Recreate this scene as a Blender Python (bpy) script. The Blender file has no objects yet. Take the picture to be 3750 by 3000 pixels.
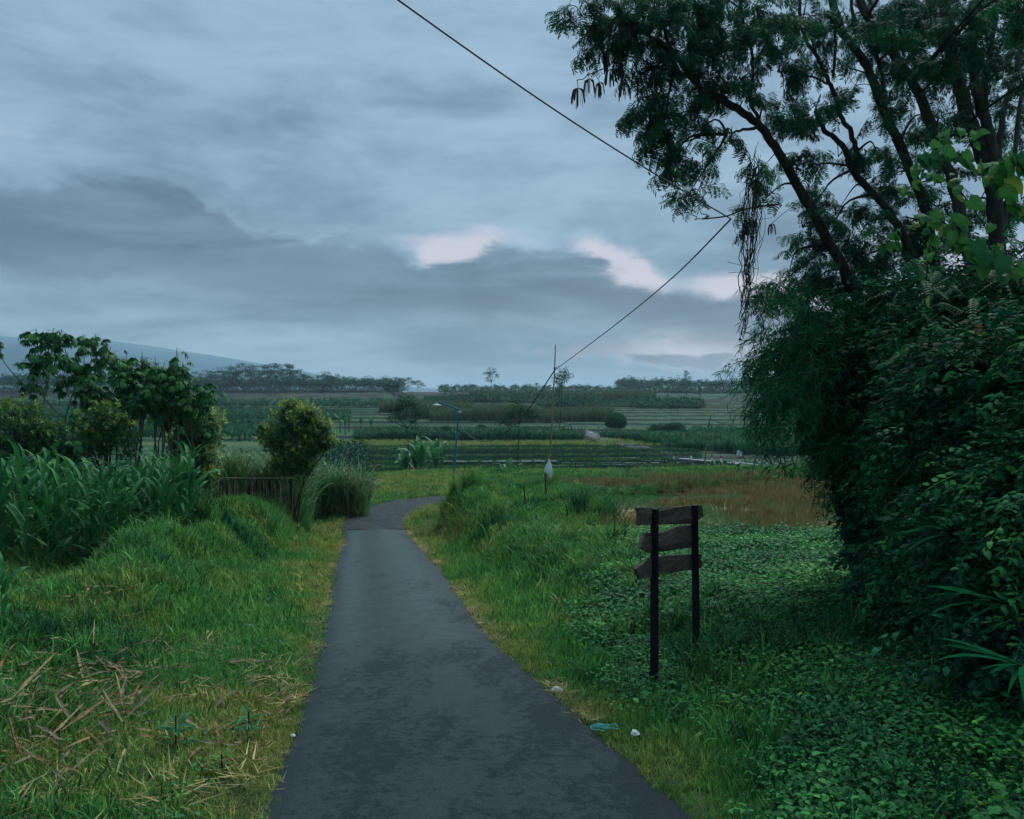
import bpy, math, random
import numpy as np
from mathutils import Vector, Matrix, Euler
R = math.radians
rng = np.random.default_rng(7)
random.seed(7)
scene = bpy.context.scene
C = scene.collection

# ------------------------------------------------------------------ camera
EYE = Vector((0, 0, 1.7)); F = 820.0
PITCH = math.atan(12.5 / F)
cam_d = bpy.data.cameras.new('camera'); cam = bpy.data.objects.new('camera', cam_d); C.objects.link(cam)
cam.location = EYE; cam.rotation_euler = (math.pi / 2 - PITCH, 0, 0)
cam_d.sensor_fit = 'HORIZONTAL'; cam_d.sensor_width = 36; cam_d.lens = 36 * F / 1024
cam_d.clip_end = 30000; cam_d.clip_start = .05
scene.camera = cam

# ------------------------------------------------------------------ node expression helper
class E:
    """scalar shader-node expression"""
    nt = None
    def __init__(s, sock): s.k = sock
    @staticmethod
    def m(op, *a, clamp=False):
        n = E.nt.nodes.new('ShaderNodeMath'); n.operation = op; n.use_clamp = clamp
        for i, v in enumerate(a):
            if isinstance(v, E): E.nt.links.new(v.k, n.inputs[i])
            else: n.inputs[i].default_value = v
        return E(n.outputs[0])
    def __add__(s, o): return E.m('ADD', s, o)
    __radd__ = __add__
    def __sub__(s, o): return E.m('SUBTRACT', s, o)
    def __rsub__(s, o): return E.m('SUBTRACT', o, s)
    def __mul__(s, o): return E.m('MULTIPLY', s, o)
    __rmul__ = __mul__
    def __truediv__(s, o): return E.m('DIVIDE', s, o)
def sstep(a, b, x):
    n = E.nt.nodes.new('ShaderNodeMapRange'); n.interpolation_type = 'SMOOTHSTEP'
    E.nt.links.new(x.k, n.inputs[0]); n.inputs[1].default_value = a; n.inputs[2].default_value = b
    return E(n.outputs[0])
def gauss(u, v, cu, cv, su, sv, rot=0):
    c, s = math.cos(rot), math.sin(rot)
    du, dv = u - cu, v - cv
    a = (du * c + dv * s) * (1 / su); b = (dv * c - du * s) * (1 / sv)
    return E.m('EXPONENT', (a * a + b * b) * -1.0)
def comb(x, y, z):
    n = E.nt.nodes.new('ShaderNodeCombineXYZ')
    for i, v in enumerate((x, y, z)):
        if isinstance(v, E): E.nt.links.new(v.k, n.inputs[i])
        else: n.inputs[i].default_value = v
    return n.outputs[0]
def noise(vec, scale, detail=6, rough=.55, dist=0.0, out=0):
    n = E.nt.nodes.new('ShaderNodeTexNoise'); n.inputs['Scale'].default_value = scale
    n.inputs['Detail'].default_value = detail; n.inputs['Roughness'].default_value = rough
    n.inputs['Distortion'].default_value = dist
    if vec is not None: E.nt.links.new(vec, n.inputs['Vector'])
    return E(n.outputs[out])
def mixc(f, a, b):
    n = E.nt.nodes.new('ShaderNodeMix'); n.data_type = 'RGBA'
    if isinstance(f, E): E.nt.links.new(f.k, n.inputs[0])
    else: n.inputs[0].default_value = f
    for i, v in ((6, a), (7, b)):
        if isinstance(v, tuple): n.inputs[i].default_value = (*v, 1)
        else: E.nt.links.new(v, n.inputs[i])
    return n.outputs[2]

# ------------------------------------------------------------------ sky and sun
HAZE = .00017
SUN_EL, SUN_AZ = R(50), R(28)        # soft light from ahead and to the right
W = bpy.data.worlds.new('World'); scene.world = W; W.use_nodes = True
nt = W.node_tree; nt.nodes.clear(); E.nt = nt
tc = nt.nodes.new('ShaderNodeTexCoord')
sep = nt.nodes.new('ShaderNodeSeparateXYZ'); nt.links.new(tc.outputs['Generated'], sep.inputs[0])
dx, dy, dz = (E(sep.outputs[i]) for i in range(3))
az = E.m('ARCTAN2', dx, dy)                        # 0 = straight down the road
el = E.m('ARCSINE', dz)
sky = nt.nodes.new('ShaderNodeTexSky'); sky.sky_type = 'NISHITA'; sky.sun_disc = False
sky.sun_elevation = SUN_EL; sky.sun_rotation = SUN_AZ; sky.air_density = 1.5; sky.dust_density = 2
bg1 = nt.nodes.new('ShaderNodeBackground'); nt.links.new(sky.outputs[0], bg1.inputs[0]); bg1.inputs[1].default_value = .05
# cloud deck: position where the view ray meets a flat deck, softened toward the horizon
zz = E.m('MAXIMUM', dz, 0.0) + .16
cx, cy = dx / zz, dy / zz
deck = comb(cx * .8, cy * 1.35, 0.0)
aze = comb(az * 1.0, el * 2.6, 0.0)
n_big = noise(deck, .9, 5, .55, .3)
n_mid = noise(aze, 2.6, 8, .6, .5)
n_fine = noise(aze, 9.0, 8, .6, .6)
n_str = noise(comb(az * 1.5 + n_mid * .3, el * 9.0, 5.0), 2.2, 7, .62, .4)
wob = (noise(aze, 3.2, 8, .62, .5) - .5)
elw = el + wob * .11
azw = az + (noise(comb(el * 4.0, az * 2.0, 3.0), 2.0, 6, .6) - .5) * .25
# base overcast tone: 0 dark .. 1 light
base = .52 + (n_big - .5) * 1.3 + (n_mid - .5) * .9 + (n_fine - .5) * .6 + (n_str - .5) * .6
base = base + (sstep(.16, .38, el) * .10)
# the dark bank of cloud: a broken upper edge and a soft lower one, both running right round the sky
def along(pts):
    """cloud edge height as a function of azimuth; pts are (azimuth, elevation) in radians"""
    x0, x1 = pts[0][0], pts[-1][0]; t_ = (az - x0) * (1 / (x1 - x0))
    r_ = nt.nodes.new('ShaderNodeValToRGB'); nt.links.new(t_.k, r_.inputs[0]); cr_ = r_.color_ramp; cr_.interpolation = 'B_SPLINE' if len(pts) < 6 else 'EASE'
    while len(cr_.elements) < len(pts): cr_.elements.new(.5)
    for e_, (x, v) in zip(cr_.elements, pts): e_.position = (x - x0) / (x1 - x0)
    for e_, (x, v) in zip(cr_.elements, pts): e_.color = (v, v, v, 1)
    return E(r_.outputs[0])
def A_(px, py): a_ = math.atan((px - 512) / F); return (a_, math.atan((397 - py) / F * math.cos(a_)))
top = along([A_(-300, 175), A_(0, 190), A_(90, 184), A_(180, 187), A_(215, 208), A_(255, 232), A_(330, 240), A_(380, 247), A_(420, 262), A_(460, 262), A_(495, 245), A_(530, 252), A_(580, 257), A_(620, 274), A_(670, 289), A_(730, 300), A_(820, 312), A_(1200, 335)])
bot = along([A_(-300, 276), A_(0, 280), A_(150, 288), A_(280, 318), A_(400, 326), A_(520, 328), A_(600, 324), A_(660, 334), A_(720, 350), A_(800, 348), A_(1200, 352)])
edn = (n_fine - .5) * .055 + (n_mid - .5) * .040 + (noise(aze, 22, 6, .65, .5) - .5) * .032
el2 = el + edn
above = el2 - top
bank = sstep(.010, -.012, above) * sstep(-.022, .030, el2 - bot + (n_mid - .5) * .03)
lump = gauss(azw, elw, -.36, .232, .12, .026, -.45); cl_r = gauss(azw, elw, .31, .168, .085, .030, -.55); cl_l = gauss(azw, elw, .155 + .045, .040, .055, .011, -.10); cl_m = gauss(azw, elw, .34, .062, .16, .018, -.04)
streak = sstep(.50, .66, n_str) * sstep(.11, .05, el) * sstep(-.1, -.35, az) * .35
dark = E.m('MAXIMUM', E.m('MAXIMUM', bank, E.m('MAXIMUM', lump * .6, cl_r * .75)), E.m('MAXIMUM', E.m('MAXIMUM', sstep(.3, .7, cl_l + (n_fine - .5) * .5), sstep(.25, .8, cl_m + (n_fine - .5) * .5)) * .9, streak))
# light breaking through just above the bank, and the paler strip low on the right
rim = E.m('EXPONENT', ((above - .010) * (above - .010)) * -2600.0)
g1 = gauss(az, el * 0, -.075, 0, .05, 1) + gauss(az, el * 0, .120, 0, .045, 1) + gauss(az, el * 0, .285, 0, .055, 1)
fans = gauss(azw, elw, .145, .150, .05, .014, -.5) * .9 + gauss(azw, elw, .28, .122, .07, .018, -.2) * .9 + gauss(azw, elw, -.03, .185, .14, .02, 0) * .35 + gauss(azw, elw, .50, .12, .16, .07, 0) * .8
lowr = gauss(azw, elw, .30, .050, .30, .030, -.02) * 1.15
small = gauss(azw, elw, -.335, .207, .05, .010, -.3) * .5 + gauss(azw, elw, -.56, .262, .09, .010, 0) * .4 + gauss(azw, elw, .02, .215, .22, .022, .05) * .25
op = sstep(.28, 1.15, rim * g1 * (n_fine * 2.6 - .35) + fans + lowr + small + (n_fine - .5) * .9 + (n_str - .5) * .5)
lightc = mixc(sstep(.12, .88, base), (.120, .222, .325), (.30, .46, .60))
c1 = mixc(op * .80, lightc, (.64, .61, .71))
darkc = mixc(n_fine, (.040, .080, .140), (.088, .155, .238))
c2 = mixc(dark * .80, c1, mixc(sstep(.42, .62, n_str) * .45, darkc, (.17, .27, .38)))
low = sstep(.05, .0, el)
c3 = mixc(low * .30, c2, (.22, .33, .46))
bg2 = nt.nodes.new('ShaderNodeBackground'); nt.links.new(c3, bg2.inputs[0]); bg2.inputs[1].default_value = .435
mx = nt.nodes.new('ShaderNodeMixShader'); mx.inputs[0].default_value = .93
nt.links.new(bg1.outputs[0], mx.inputs[1]); nt.links.new(bg2.outputs[0], mx.inputs[2])
wo = nt.nodes.new('ShaderNodeOutputWorld'); nt.links.new(mx.outputs[0], wo.inputs[0])
sl = bpy.data.lights.new('sun', 'SUN'); sl.energy = 1.5; sl.angle = R(45); sl.color = (.90, .98, .98)
so = bpy.data.objects.new('sun', sl); C.objects.link(so)
sd = Vector((math.sin(SUN_AZ) * math.cos(SUN_EL), math.cos(SUN_AZ) * math.cos(SUN_EL), math.sin(SUN_EL)))
so.rotation_euler = sd.to_track_quat('Z', 'Y').to_euler()
vs = scene.view_settings; vs.view_transform = 'Standard'; vs.look = 'None'; vs.exposure = 1.30; vs.gamma = 1
vs.use_curve_mapping = False
scene.render.engine = 'CYCLES'
scene.cycles.max_bounces = 6; scene.cycles.diffuse_bounces = 3; scene.cycles.glossy_bounces = 2
scene.cycles.transmission_bounces = 3; scene.cycles.transparent_max_bounces = 6; scene.cycles.volume_bounces = 0

# ------------------------------------------------------------------ projection helpers
cp, sp_ = math.cos(PITCH), math.sin(PITCH)
def P(px, py, d):
    """world point seen at pixel (px, py) at distance d along the view axis"""
    a = (px - 512) / F; b = (409.5 - py) / F
    return Vector((d * a, d * (cp + b * sp_), 1.7 + d * (-sp_ + b * cp)))

def smooth(a, b, x):
    t = np.clip((x - a) / (b - a), 0, 1); return t * t * (3 - 2 * t)
def vnoise(x, y, s, seed=0):
    """cheap smooth value noise"""
    x = np.asarray(x, float) / s + seed * 17.3; y = np.asarray(y, float) / s + seed * 7.7
    xi, yi = np.floor(x), np.floor(y); fx, fy = x - xi, y - yi
    fx, fy = fx * fx * (3 - 2 * fx), fy * fy * (3 - 2 * fy)
    def h(a, b):
        v = np.sin(a * 127.1 + b * 311.7 + seed * 3.1) * 43758.5453
        return v - np.floor(v)
    return (h(xi, yi) * (1 - fx) + h(xi + 1, yi) * fx) * (1 - fy) + (h(xi, yi + 1) * (1 - fx) + h(xi + 1, yi + 1) * fx) * fy - .5

# ------------------------------------------------------------------ terrain
YL = np.array([-12, 0, 4.15, 5.4, 7.3, 12, 17.1, 22, 28, 31, 60]);
XL = np.array([-.9, -1.05, -1.29, -1.5, -1.8, -2.72, -3.75, -4.6, -5.8, -6.2, -6.2])
YR = np.array([-12, 0, 4.15, 5.75, 8.4, 10.5, 15.4, 22, 28.6, 31, 60]);
XR = np.array([1.35, 1.22, .94, .57, -.1, -.47, -1.25, -2.45, -3.75, -3.9, -3.9])
def xl(y): return np.interp(y, YL, XL)
def xr(y): return np.interp(y, YR, XR)
def zroad(y): return np.where(y < 24, -.105 * y, -.105 * 24 + -.43 * (1 - np.exp(-(y - 24) * .105 / .43)))
LY = [-12, 0, 4, 8, 13, 20, 26, 35, 42, 60]; LZ = [.9, .1, -.28, -.62, -1.1, -1.35, -1.6, -2.5, -2.95, -3.0]
RY = [-12, 0, 4, 7, 10, 14, 17, 60]; RZ = [1., .2, -.2, -.52, -.78, -1.02, -1.22, -1.25]
PY = [58, 62, 80, 90, 100, 112, 126, 150, 180, 220, 260, 300, 350, 400, 500, 620, 900]
PZ = [-5.6, -5.7, -5.5, -5.3, -5.1, -4.95, -4.9, -4.6, -4.05, -3.0, -1.7, -.4, .95, 2.3, 4.7, 5.0, 5.0]
def far_c(x, y):
    yy = y + 6 * vnoise(x, y, 60, 3) * np.clip(y / 150, .3, 2) - np.clip(x, 0, 999) * .08
    return np.interp(yy, PY, PZ)
def far_h(x, y):
    z = far_c(x, y) + .25 * vnoise(x, y, 35, 5)
    h = np.where(y < 118, .12, .48)
    k = z / h + np.where(x > 12 + 8 * vnoise(y, x * 0, 40, 8), .5, 0)
    fl = np.floor(k); fr = k - fl
    st = (fl + smooth(.95, 1.0, fr) - np.where(x > 12, .5, 0)) * h
    return st + .05 * fr * h
def H(x, y):
    x = np.asarray(x, float); y = np.asarray(y, float)
    zr = zroad(y)
    dl = xl(y) - x; dr = x - xr(y)
    L = np.interp(y, LY, LZ); Rr = np.interp(y, RY, RZ)
    # right-hand terrace: near stubble field, a low step up behind it, then the far edge
    Rr = Rr + .24 * smooth(-.3, .3, y - (22 + .7 * (x - 1.6))) * smooth(.2, 1.2, x)
    edge = np.clip(27.6 + .42 * (x + .6), 26.6, 31.5) + .6 * vnoise(x, y, 2.5, 4)
    lowz = -3.02
    Rr = np.where(y > 12, lowz + (Rr - lowz) * (1 - smooth(-.2, 1.2, y - edge)), Rr)
    zL = zr + (L - zr) * smooth(1.2, np.where(y > 17, 2.0, 3.0), dl) * np.where(y < 12, .9, 1)
    zL = zL + .55 * np.exp(-((dl - 2.6 - .35 * np.sin(y * 1.1)) / .55) ** 2) * smooth(6.0, 9.5, y) * (1 - smooth(19, 24, y))
    zL = zL - .32 * np.exp(-((dl - 4.2) / .8) ** 2) * smooth(7, 10, y) * (1 - smooth(15, 20, y))
    zR = zr + (Rr - zr) * smooth(.75, 2.3 - .5 * smooth(10, 16, y), dr)
    z = np.where(dl > 0, zL, np.where(dr > 0, zR, zr))
    zR = zR + .12 * np.exp(-((dr - 2.2) / .6) ** 2) * smooth(9, 12, y) * (y < 27)
    turn = smooth(30, 33, y) * (dr > 0)
    z = np.where((y > 31), np.where(dr > 0, Rr, np.where(dl > 0, zL, lowz)), z)
    off = np.clip(np.maximum(dl, dr), 0, 1)
    am = off * np.clip(.5 + y / 30, .5, 1)
    z = z + am * ((.10 + .14 * (dl > 1)) * vnoise(x, y, 1.1, 1) + .05 * vnoise(x, y, .4, 2) + .12 * vnoise(x, y, 3.2, 6))
    # far lip of the low fields, then the valley
    lip = 53.5 + .08 * x + 1.2 * vnoise(x, y, 9, 2) - 6 * smooth(-5, -11, x)
    t = smooth(-.5, 3.5, y - lip); left = smooth(-10, -13, x) * smooth(38, 43, y)
    t = np.maximum(t, left)
    zf = np.where(y < 60, -5.65, far_h(x, np.maximum(y, 60)))
    return z * (1 - t) + zf * t
def h1(x, y): return float(H(np.array([x]), np.array([y]))[0])
def G(px, py, dmin=2.5):
    """ground point seen at a pixel"""
    ds = dmin * np.exp(np.arange(0, 2400) * .0024)
    a = (px - 512) / F; b = (409.5 - py) / F
    X = ds * a; Y = ds * (cp + b * sp_); Z = 1.7 + ds * (-sp_ + b * cp)
    hit = np.where(Z <= H(X, Y))[0]
    i = hit[0] if len(hit) else len(ds) - 1
    return Vector((X[i], Y[i], float(H(X[i:i+1], Y[i:i+1])[0])))

# ------------------------------------------------------------------ object helpers
def tag(o, label=None, cat=None, group=None, kind=None, category=None):
    cat = cat or category
    if label: o['label'] = label
    if cat: o['category'] = cat
    if group: o['group'] = group
    if kind: o['kind'] = kind
    return o
def empty(name, loc, rz=0, label=None, cat=None, group=None):
    o = bpy.data.objects.new(name, None); C.objects.link(o); o.location = loc; o.rotation_euler = (0, 0, rz)
    o.empty_display_size = .1
    return tag(o, label, cat, group)
class MB:
    def __init__(s): s.v = []; s.f = []
    def add(s, vs, fs):
        n = len(s.v); s.v += [tuple(q) for q in vs]; s.f += [tuple(i + n for i in f) for f in fs]
    def box(s, c, d, rot=None):
        M = rot if rot else Matrix.Identity(3); c = Vector(c)
        q = [c + M @ Vector((d[0] / 2 * i, d[1] / 2 * j, d[2] / 2 * k)) for i in (-1, 1) for j in (-1, 1) for k in (-1, 1)]
        s.add(q, [(0, 1, 3, 2), (4, 6, 7, 5), (0, 4, 5, 1), (2, 3, 7, 6), (0, 2, 6, 4), (1, 5, 7, 3)])
    def tube(s, pts, rad, n=7, cap=True):
        pts = [Vector(p) for p in pts]
        if not hasattr(rad, '__len__'): rad = [rad] * len(pts)
        vs = []; ref = Vector((.3, .2, 1)).normalized()
        for i, p in enumerate(pts):
            t = (pts[min(i + 1, len(pts) - 1)] - pts[max(i - 1, 0)])
            if t.length < 1e-9: t = Vector((0, 0, 1))
            t.normalize(); rr = ref if abs(t.dot(ref)) < .95 else Vector((1, 0, 0))
            a = t.cross(rr).normalized(); b = t.cross(a)
            vs += [p + (a * math.cos(2 * math.pi * k / n) + b * math.sin(2 * math.pi * k / n)) * rad[i] for k in range(n)]
        fs = []
        for i in range(len(pts) - 1):
            for k in range(n):
                fs.append((i * n + k, i * n + (k + 1) % n, (i + 1) * n + (k + 1) % n, (i + 1) * n + k))
        if cap: fs += [tuple(range(n - 1, -1, -1)), tuple(range((len(pts) - 1) * n, len(pts) * n))]
        s.add(vs, fs)
    def blade(s, base, az, L, w, lean, bend, nseg=4, prof='grass', fold=0.0, twist=0.0, wave=0.0):
        """curved tapering leaf; lean/bend in radians from vertical"""
        p = Vector(base); ca, sa = math.cos(az), math.sin(az)
        side0 = Vector((-sa, ca, 0)); vs = []; fs = []; per = 3 if fold else 2
        for i in range(nseg + 1):
            t = i / nseg; th = lean + bend * t * t
            dirv = Vector((ca * math.sin(th), sa * math.sin(th), math.cos(th)))
            up = Vector((-ca * math.cos(th), -sa * math.cos(th), math.sin(th)))
            if prof == 'grass': ww = w * (1 - t ** 1.6) * .5 + .0002
            elif prof == 'corn': ww = w * .5 * (min(1, .45 + t * 2.2) * (1 - t ** 3))+ .0003
            else: ww = w * .5 * max(0.03, math.sin(math.pi * min(.97, max(.03, t)) ** .85)) 
            a = twist * t; side = side0 * math.cos(a) + up * math.sin(a)
            wv = up * (wave * math.sin(i * 2.3))
            if fold:
                vs += [p - side * ww + up * ww * fold + wv, p, p + side * ww + up * ww * fold - wv]
            else: vs += [p - side * ww, p + side * ww]
            if i:
                b = (i - 1) * per
                for k in range(per - 1): fs.append((b + k, b + k + 1, b + per + k + 1, b + per + k))
            p = p + dirv * (L / nseg)
        s.add(vs, fs)
    def leaf(s, c, dirv, nrm, L, w, droop=.15, heart=False):
        d = Vector(dirv).normalized(); n = Vector(nrm); n = (n - d * n.dot(d))
        if n.length < 1e-4: n = d.orthogonal()
        n.normalize(); b = d.cross(n); c = Vector(c)
        if heart:
            s.add([c, c + d * L * -.12 + b * w * .28, c + d * L * .25 + b * w * .5 + n * -.03 * L, c + d * L * .65 + b * w * .33 - n * .08 * L, c + d * L - n * droop * L,
                   c + d * L * .65 - b * w * .33 - n * .08 * L, c + d * L * .25 - b * w * .5 + n * -.03 * L, c + d * L * -.12 - b * w * .28, c + d * L * .5 + n * .05 * L],
                  [(0, 1, 2, 8), (8, 2, 3), (8, 3, 4), (8, 4, 5), (8, 5, 6), (0, 8, 6, 7)])
        else:
            s.add([c, c + d * L * .35 + b * w * .5 + n * .06 * L, c + d * L * .75 + b * w * .33 - n * .03 * L, c + d * L - n * droop * L,
                   c + d * L * .75 - b * w * .33 - n * .03 * L, c + d * L * .35 - b * w * .5 + n * .06 * L, c + d * L * .5],
                  [(0, 1, 6), (1, 2, 6), (2, 3, 6), (3, 4, 6), (4, 5, 6), (5, 0, 6)])
    def mesh(s, name, mat=None, smooth=False):
        m = bpy.data.meshes.new(name); m.from_pydata(s.v, [], s.f)
        if mat: m.materials.append(mat)
        if smooth: m.polygons.foreach_set('use_smooth', [True] * len(m.polygons))
        m.update(); return m
    def build(s, name, mat, parent=None, smooth=False, **kw):
        o = bpy.data.objects.new(name, s.mesh(name, mat, smooth)); C.objects.link(o)
        if parent: o.parent = parent
        return tag(o, **kw)
def copy_tree(o, parent=None):
    c = o.copy(); C.objects.link(c); c.parent = parent
    for ch in list(KIDS.get(o.name, [])): copy_tree(ch, c)
    return c
KIDS = {}
def index_kids():
    KIDS.clear()
    for o in C.objects:
        if o.parent: KIDS.setdefault(o.parent.name, []).append(o)
def grid_mesh(name, X, Y, Z, mat, **kw):
    r, c = X.shape; m = bpy.data.meshes.new(name)
    co = np.stack([X, Y, Z], -1).reshape(-1, 3).astype(np.float32)
    i = np.arange(r * c).reshape(r, c)
    q = np.stack([i[:-1, :-1], i[:-1, 1:], i[1:, 1:], i[1:, :-1]], -1).reshape(-1, 4)
    m.vertices.add(len(co)); m.vertices.foreach_set('co', co.ravel())
    m.loops.add(q.size); m.loops.foreach_set('vertex_index', q.ravel().astype(np.int32))
    m.polygons.add(len(q)); m.polygons.foreach_set('loop_start', (np.arange(len(q)) * 4).astype(np.int32))
    m.polygons.foreach_set('use_smooth', np.ones(len(q), bool))
    m.update(calc_edges=True); m.materials.append(mat)
    o = bpy.data.objects.new(name, m); C.objects.link(o); return tag(o, **kw)
def col_attr(o, name, cols):
    a = o.data.color_attributes.new(name, 'FLOAT_COLOR', 'POINT')
    c4 = np.ones((len(cols), 4), np.float32); c4[:, :3] = cols
    a.data.foreach_set('color', c4.ravel())

# ------------------------------------------------------------------ scattering (geometry nodes), only for what nobody could count
_sc = {}
def scatter(name, protos, pts, rots, scl, tint=None, idx=None, parent=None, **kw):
    pts = np.asarray(pts, np.float32); n = len(pts)
    if parent is not None:
        pts = pts - np.array(parent.location, np.float32)
    key = tuple(p.name for p in protos)
    if key not in _sc:
        col = bpy.data.collections.new('plant_pieces')
        for i, p in enumerate(protos):
            o = bpy.data.objects.new('plant_piece_%s' % 'abcdefghijkl'[i], p); col.objects.link(o)
        g = bpy.data.node_groups.new('scatter', 'GeometryNodeTree')
        g.interface.new_socket('Geometry', in_out='INPUT', socket_type='NodeSocketGeometry')
        g.interface.new_socket('Geometry', in_out='OUTPUT', socket_type='NodeSocketGeometry')
        N = g.nodes; gi = N.new('NodeGroupInput'); go = N.new('NodeGroupOutput')
        ci = N.new('GeometryNodeCollectionInfo'); ci.inputs[0].default_value = col
        ci.inputs['Separate Children'].default_value = True; ci.inputs['Reset Children'].default_value = True
        ip = N.new('GeometryNodeInstanceOnPoints'); ip.inputs['Pick Instance'].default_value = True
        def na(nm, t):
            a = N.new('GeometryNodeInputNamedAttribute'); a.data_type = t; a.inputs[0].default_value = nm; return a.outputs[0]
        er = N.new('FunctionNodeEulerToRotation')
        L = g.links.new
        L(gi.outputs[0], ip.inputs['Points']); L(ci.outputs[0], ip.inputs['Instance'])
        L(na('idx', 'INT'), ip.inputs['Instance Index']); L(na('rot', 'FLOAT_VECTOR'), er.inputs[0])
        L(er.outputs[0], ip.inputs['Rotation']); L(na('scl', 'FLOAT'), ip.inputs['Scale'])
        L(ip.outputs[0], go.inputs[0]); _sc[key] = g
    m = bpy.data.meshes.new(name); m.vertices.add(n); m.vertices.foreach_set('co', pts.ravel())
    def at(nm, t, v, f='value'):
        a = m.attributes.new(nm, t, 'POINT'); a.data.foreach_set(f, v)
    at('rot', 'FLOAT_VECTOR', np.asarray(rots, np.float32).ravel(), 'vector')
    at('scl', 'FLOAT', np.asarray(scl, np.float32))
    at('idx', 'INT', (rng.integers(0, len(protos), n) if idx is None else idx).astype(np.int32))
    at('tint', 'FLOAT', np.asarray(tint if tint is not None else np.full(n, .5), np.float32))
    m.update()
    o = bpy.data.objects.new(name, m); C.objects.link(o)
    md = o.modifiers.new('scatter', 'NODES'); md.node_group = _sc[key]
    if parent is not None: o.parent = parent
    kw.setdefault('kind', 'stuff')
    return tag(o, **kw)
def zrots(n, tilt=.25):
    r = rng.normal(0, tilt, (n, 3)); r[:, 2] = rng.uniform(0, 6.283, n); return r
def anyrots(n):
    return rng.uniform(-3.14, 3.14, (n, 3))
def vis(x, y, m=1.2, k=.66): return (np.abs(x) < y * k + m) & (y > .8)

# ------------------------------------------------------------------ materials
def new_mat(name):
    m = bpy.data.materials.new(name); m.use_nodes = True; t = m.node_tree; t.nodes.clear(); E.nt = t
    o = t.nodes.new('ShaderNodeOutputMaterial'); b = t.nodes.new('ShaderNodeBsdfPrincipled')
    t.links.new(b.outputs[0], o.inputs[0]); return m, t, b, o
def setc(t, b, c):
    if isinstance(c, tuple): b.inputs['Base Color'].default_value = (*c, 1)
    else: t.links.new(c, b.inputs['Base Color'])
def objcoord(t): return t.nodes.new('ShaderNodeTexCoord').outputs['Object']
def geopos(t): return t.nodes.new('ShaderNodeNewGeometry').outputs['Position']
def bump(t, b, h, strength=.4, dist=.02):
    n = t.nodes.new('ShaderNodeBump'); n.inputs['Strength'].default_value = strength; n.inputs['Distance'].default_value = dist
    t.links.new(h.k, n.inputs['Height']); t.links.new(n.outputs[0], b.inputs['Normal'])
def leafmat(name, c0, c1, c2, rough=.5, spec=.35, trans=.3, var=.35):
    """leaf colour runs c0 -> c1 -> c2 with the plant's own tint; each piece varies a little"""
    m, t, b, o = new_mat(name)
    a = t.nodes.new('ShaderNodeAttribute'); a.attribute_type = 'INSTANCER'; a.attribute_name = 'tint'
    oi = t.nodes.new('ShaderNodeObjectInfo'); rnd = E(oi.outputs['Random'])
    gi = E(t.nodes.new('ShaderNodeNewGeometry').outputs['Random Per Island'])
    v = E(a.outputs['Fac']) + (rnd - .5) * .25 + (gi - .5) * .22
    c = mixc(sstep(.5, 1, v), mixc(sstep(0, .5, v), c0, c1), c2)
    hs = t.nodes.new('ShaderNodeHueSaturation'); t.links.new(c, hs.inputs['Color'])
    val = E.m('ADD', (gi - .5) * var + 1.0, (rnd - .5) * var); t.links.new(val.k, hs.inputs['Value'])
    t.links.new(hs.outputs[0], b.inputs['Base Color'])
    b.inputs['Roughness'].default_value = rough; b.inputs['Specular IOR Level'].default_value = spec
    if trans:
        tr = t.nodes.new('ShaderNodeBsdfTranslucent'); t.links.new(hs.outputs[0], tr.inputs[0])
        mxs = t.nodes.new('ShaderNodeMixShader'); mxs.inputs[0].default_value = trans
        t.links.new(b.outputs[0], mxs.inputs[1]); t.links.new(tr.outputs[0], mxs.inputs[2]); t.links.new(mxs.outputs[0], o.inputs[0])
    return m
def simplemat(name, ca, cb, scale=8, rough=.7, bumps=.3, spec=.3, stretch=None):
    m, t, b, o = new_mat(name)
    v = objcoord(t)
    if stretch:
        mp = t.nodes.new('ShaderNodeMapping'); mp.inputs['Scale'].default_value = stretch; t.links.new(v, mp.inputs[0]); v = mp.outputs[0]
    n = noise(v, scale, 6, .6)
    setc(t, b, mixc(sstep(.3, .7, n), ca, cb)); b.inputs['Roughness'].default_value = rough
    b.inputs['Specular IOR Level'].default_value = spec
    if bumps: bump(t, b, n, bumps, .01)
    return m
# ================================================================== LARGE STRUCTURE
M = {}
# ground under the plants: damp soil with moss and rotting stems
m, t, b, o = new_mat('ground'); pos = geopos(t)
n1 = noise(pos, 1.3, 8, .65); n2 = noise(pos, 14, 6, .65); n3 = noise(pos, .35, 3)
col = mixc(sstep(.35, .65, n1), (.028, .052, .018), (.05, .085, .024)); col = mixc(sstep(.48, .72, n2) * .6, col, (.06, .05, .03))
ca = t.nodes.new('ShaderNodeAttribute'); ca.attribute_name = 'straw'
col = mixc(E(ca.outputs['Fac']) * sstep(.2, .7, n2 + n1 * .3), col, (.20, .14, .08))
setc(t, b, col); b.inputs['Roughness'].default_value = .95; b.inputs['Specular IOR Level'].default_value = .1; bump(t, b, n2, .8, .06); M['ground'] = m
gx = np.concatenate([np.linspace(-70, -22, 60, endpoint=False), np.linspace(-22, -10, 60, endpoint=False), np.linspace(-10, 9, 170, endpoint=False), np.linspace(9, 22, 60, endpoint=False), np.linspace(22, 70, 60)])
gy = np.concatenate([np.linspace(-14, 2, 40, endpoint=False), np.linspace(2, 30, 200, endpoint=False), np.linspace(30, 60, 110)])
X, Y = np.meshgrid(gx, gy)
Zg = H(X, Y)
onroad = (X > xl(Y)) & (X < xr(Y)) & (Y < 31)
Zg = Zg - np.where(onroad, .02, 0)
def field_straw(x, y):
    """1 on the harvested field to the right"""
    a = smooth(15.8, 16.8, y + .5 * vnoise(x, y, 2, 3)) * (1 - smooth(25.0, 27, y - .15 * x)) * smooth(1.2, 2.6, x + .8 * vnoise(x, y, 1.5, 5))
    return a
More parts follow.
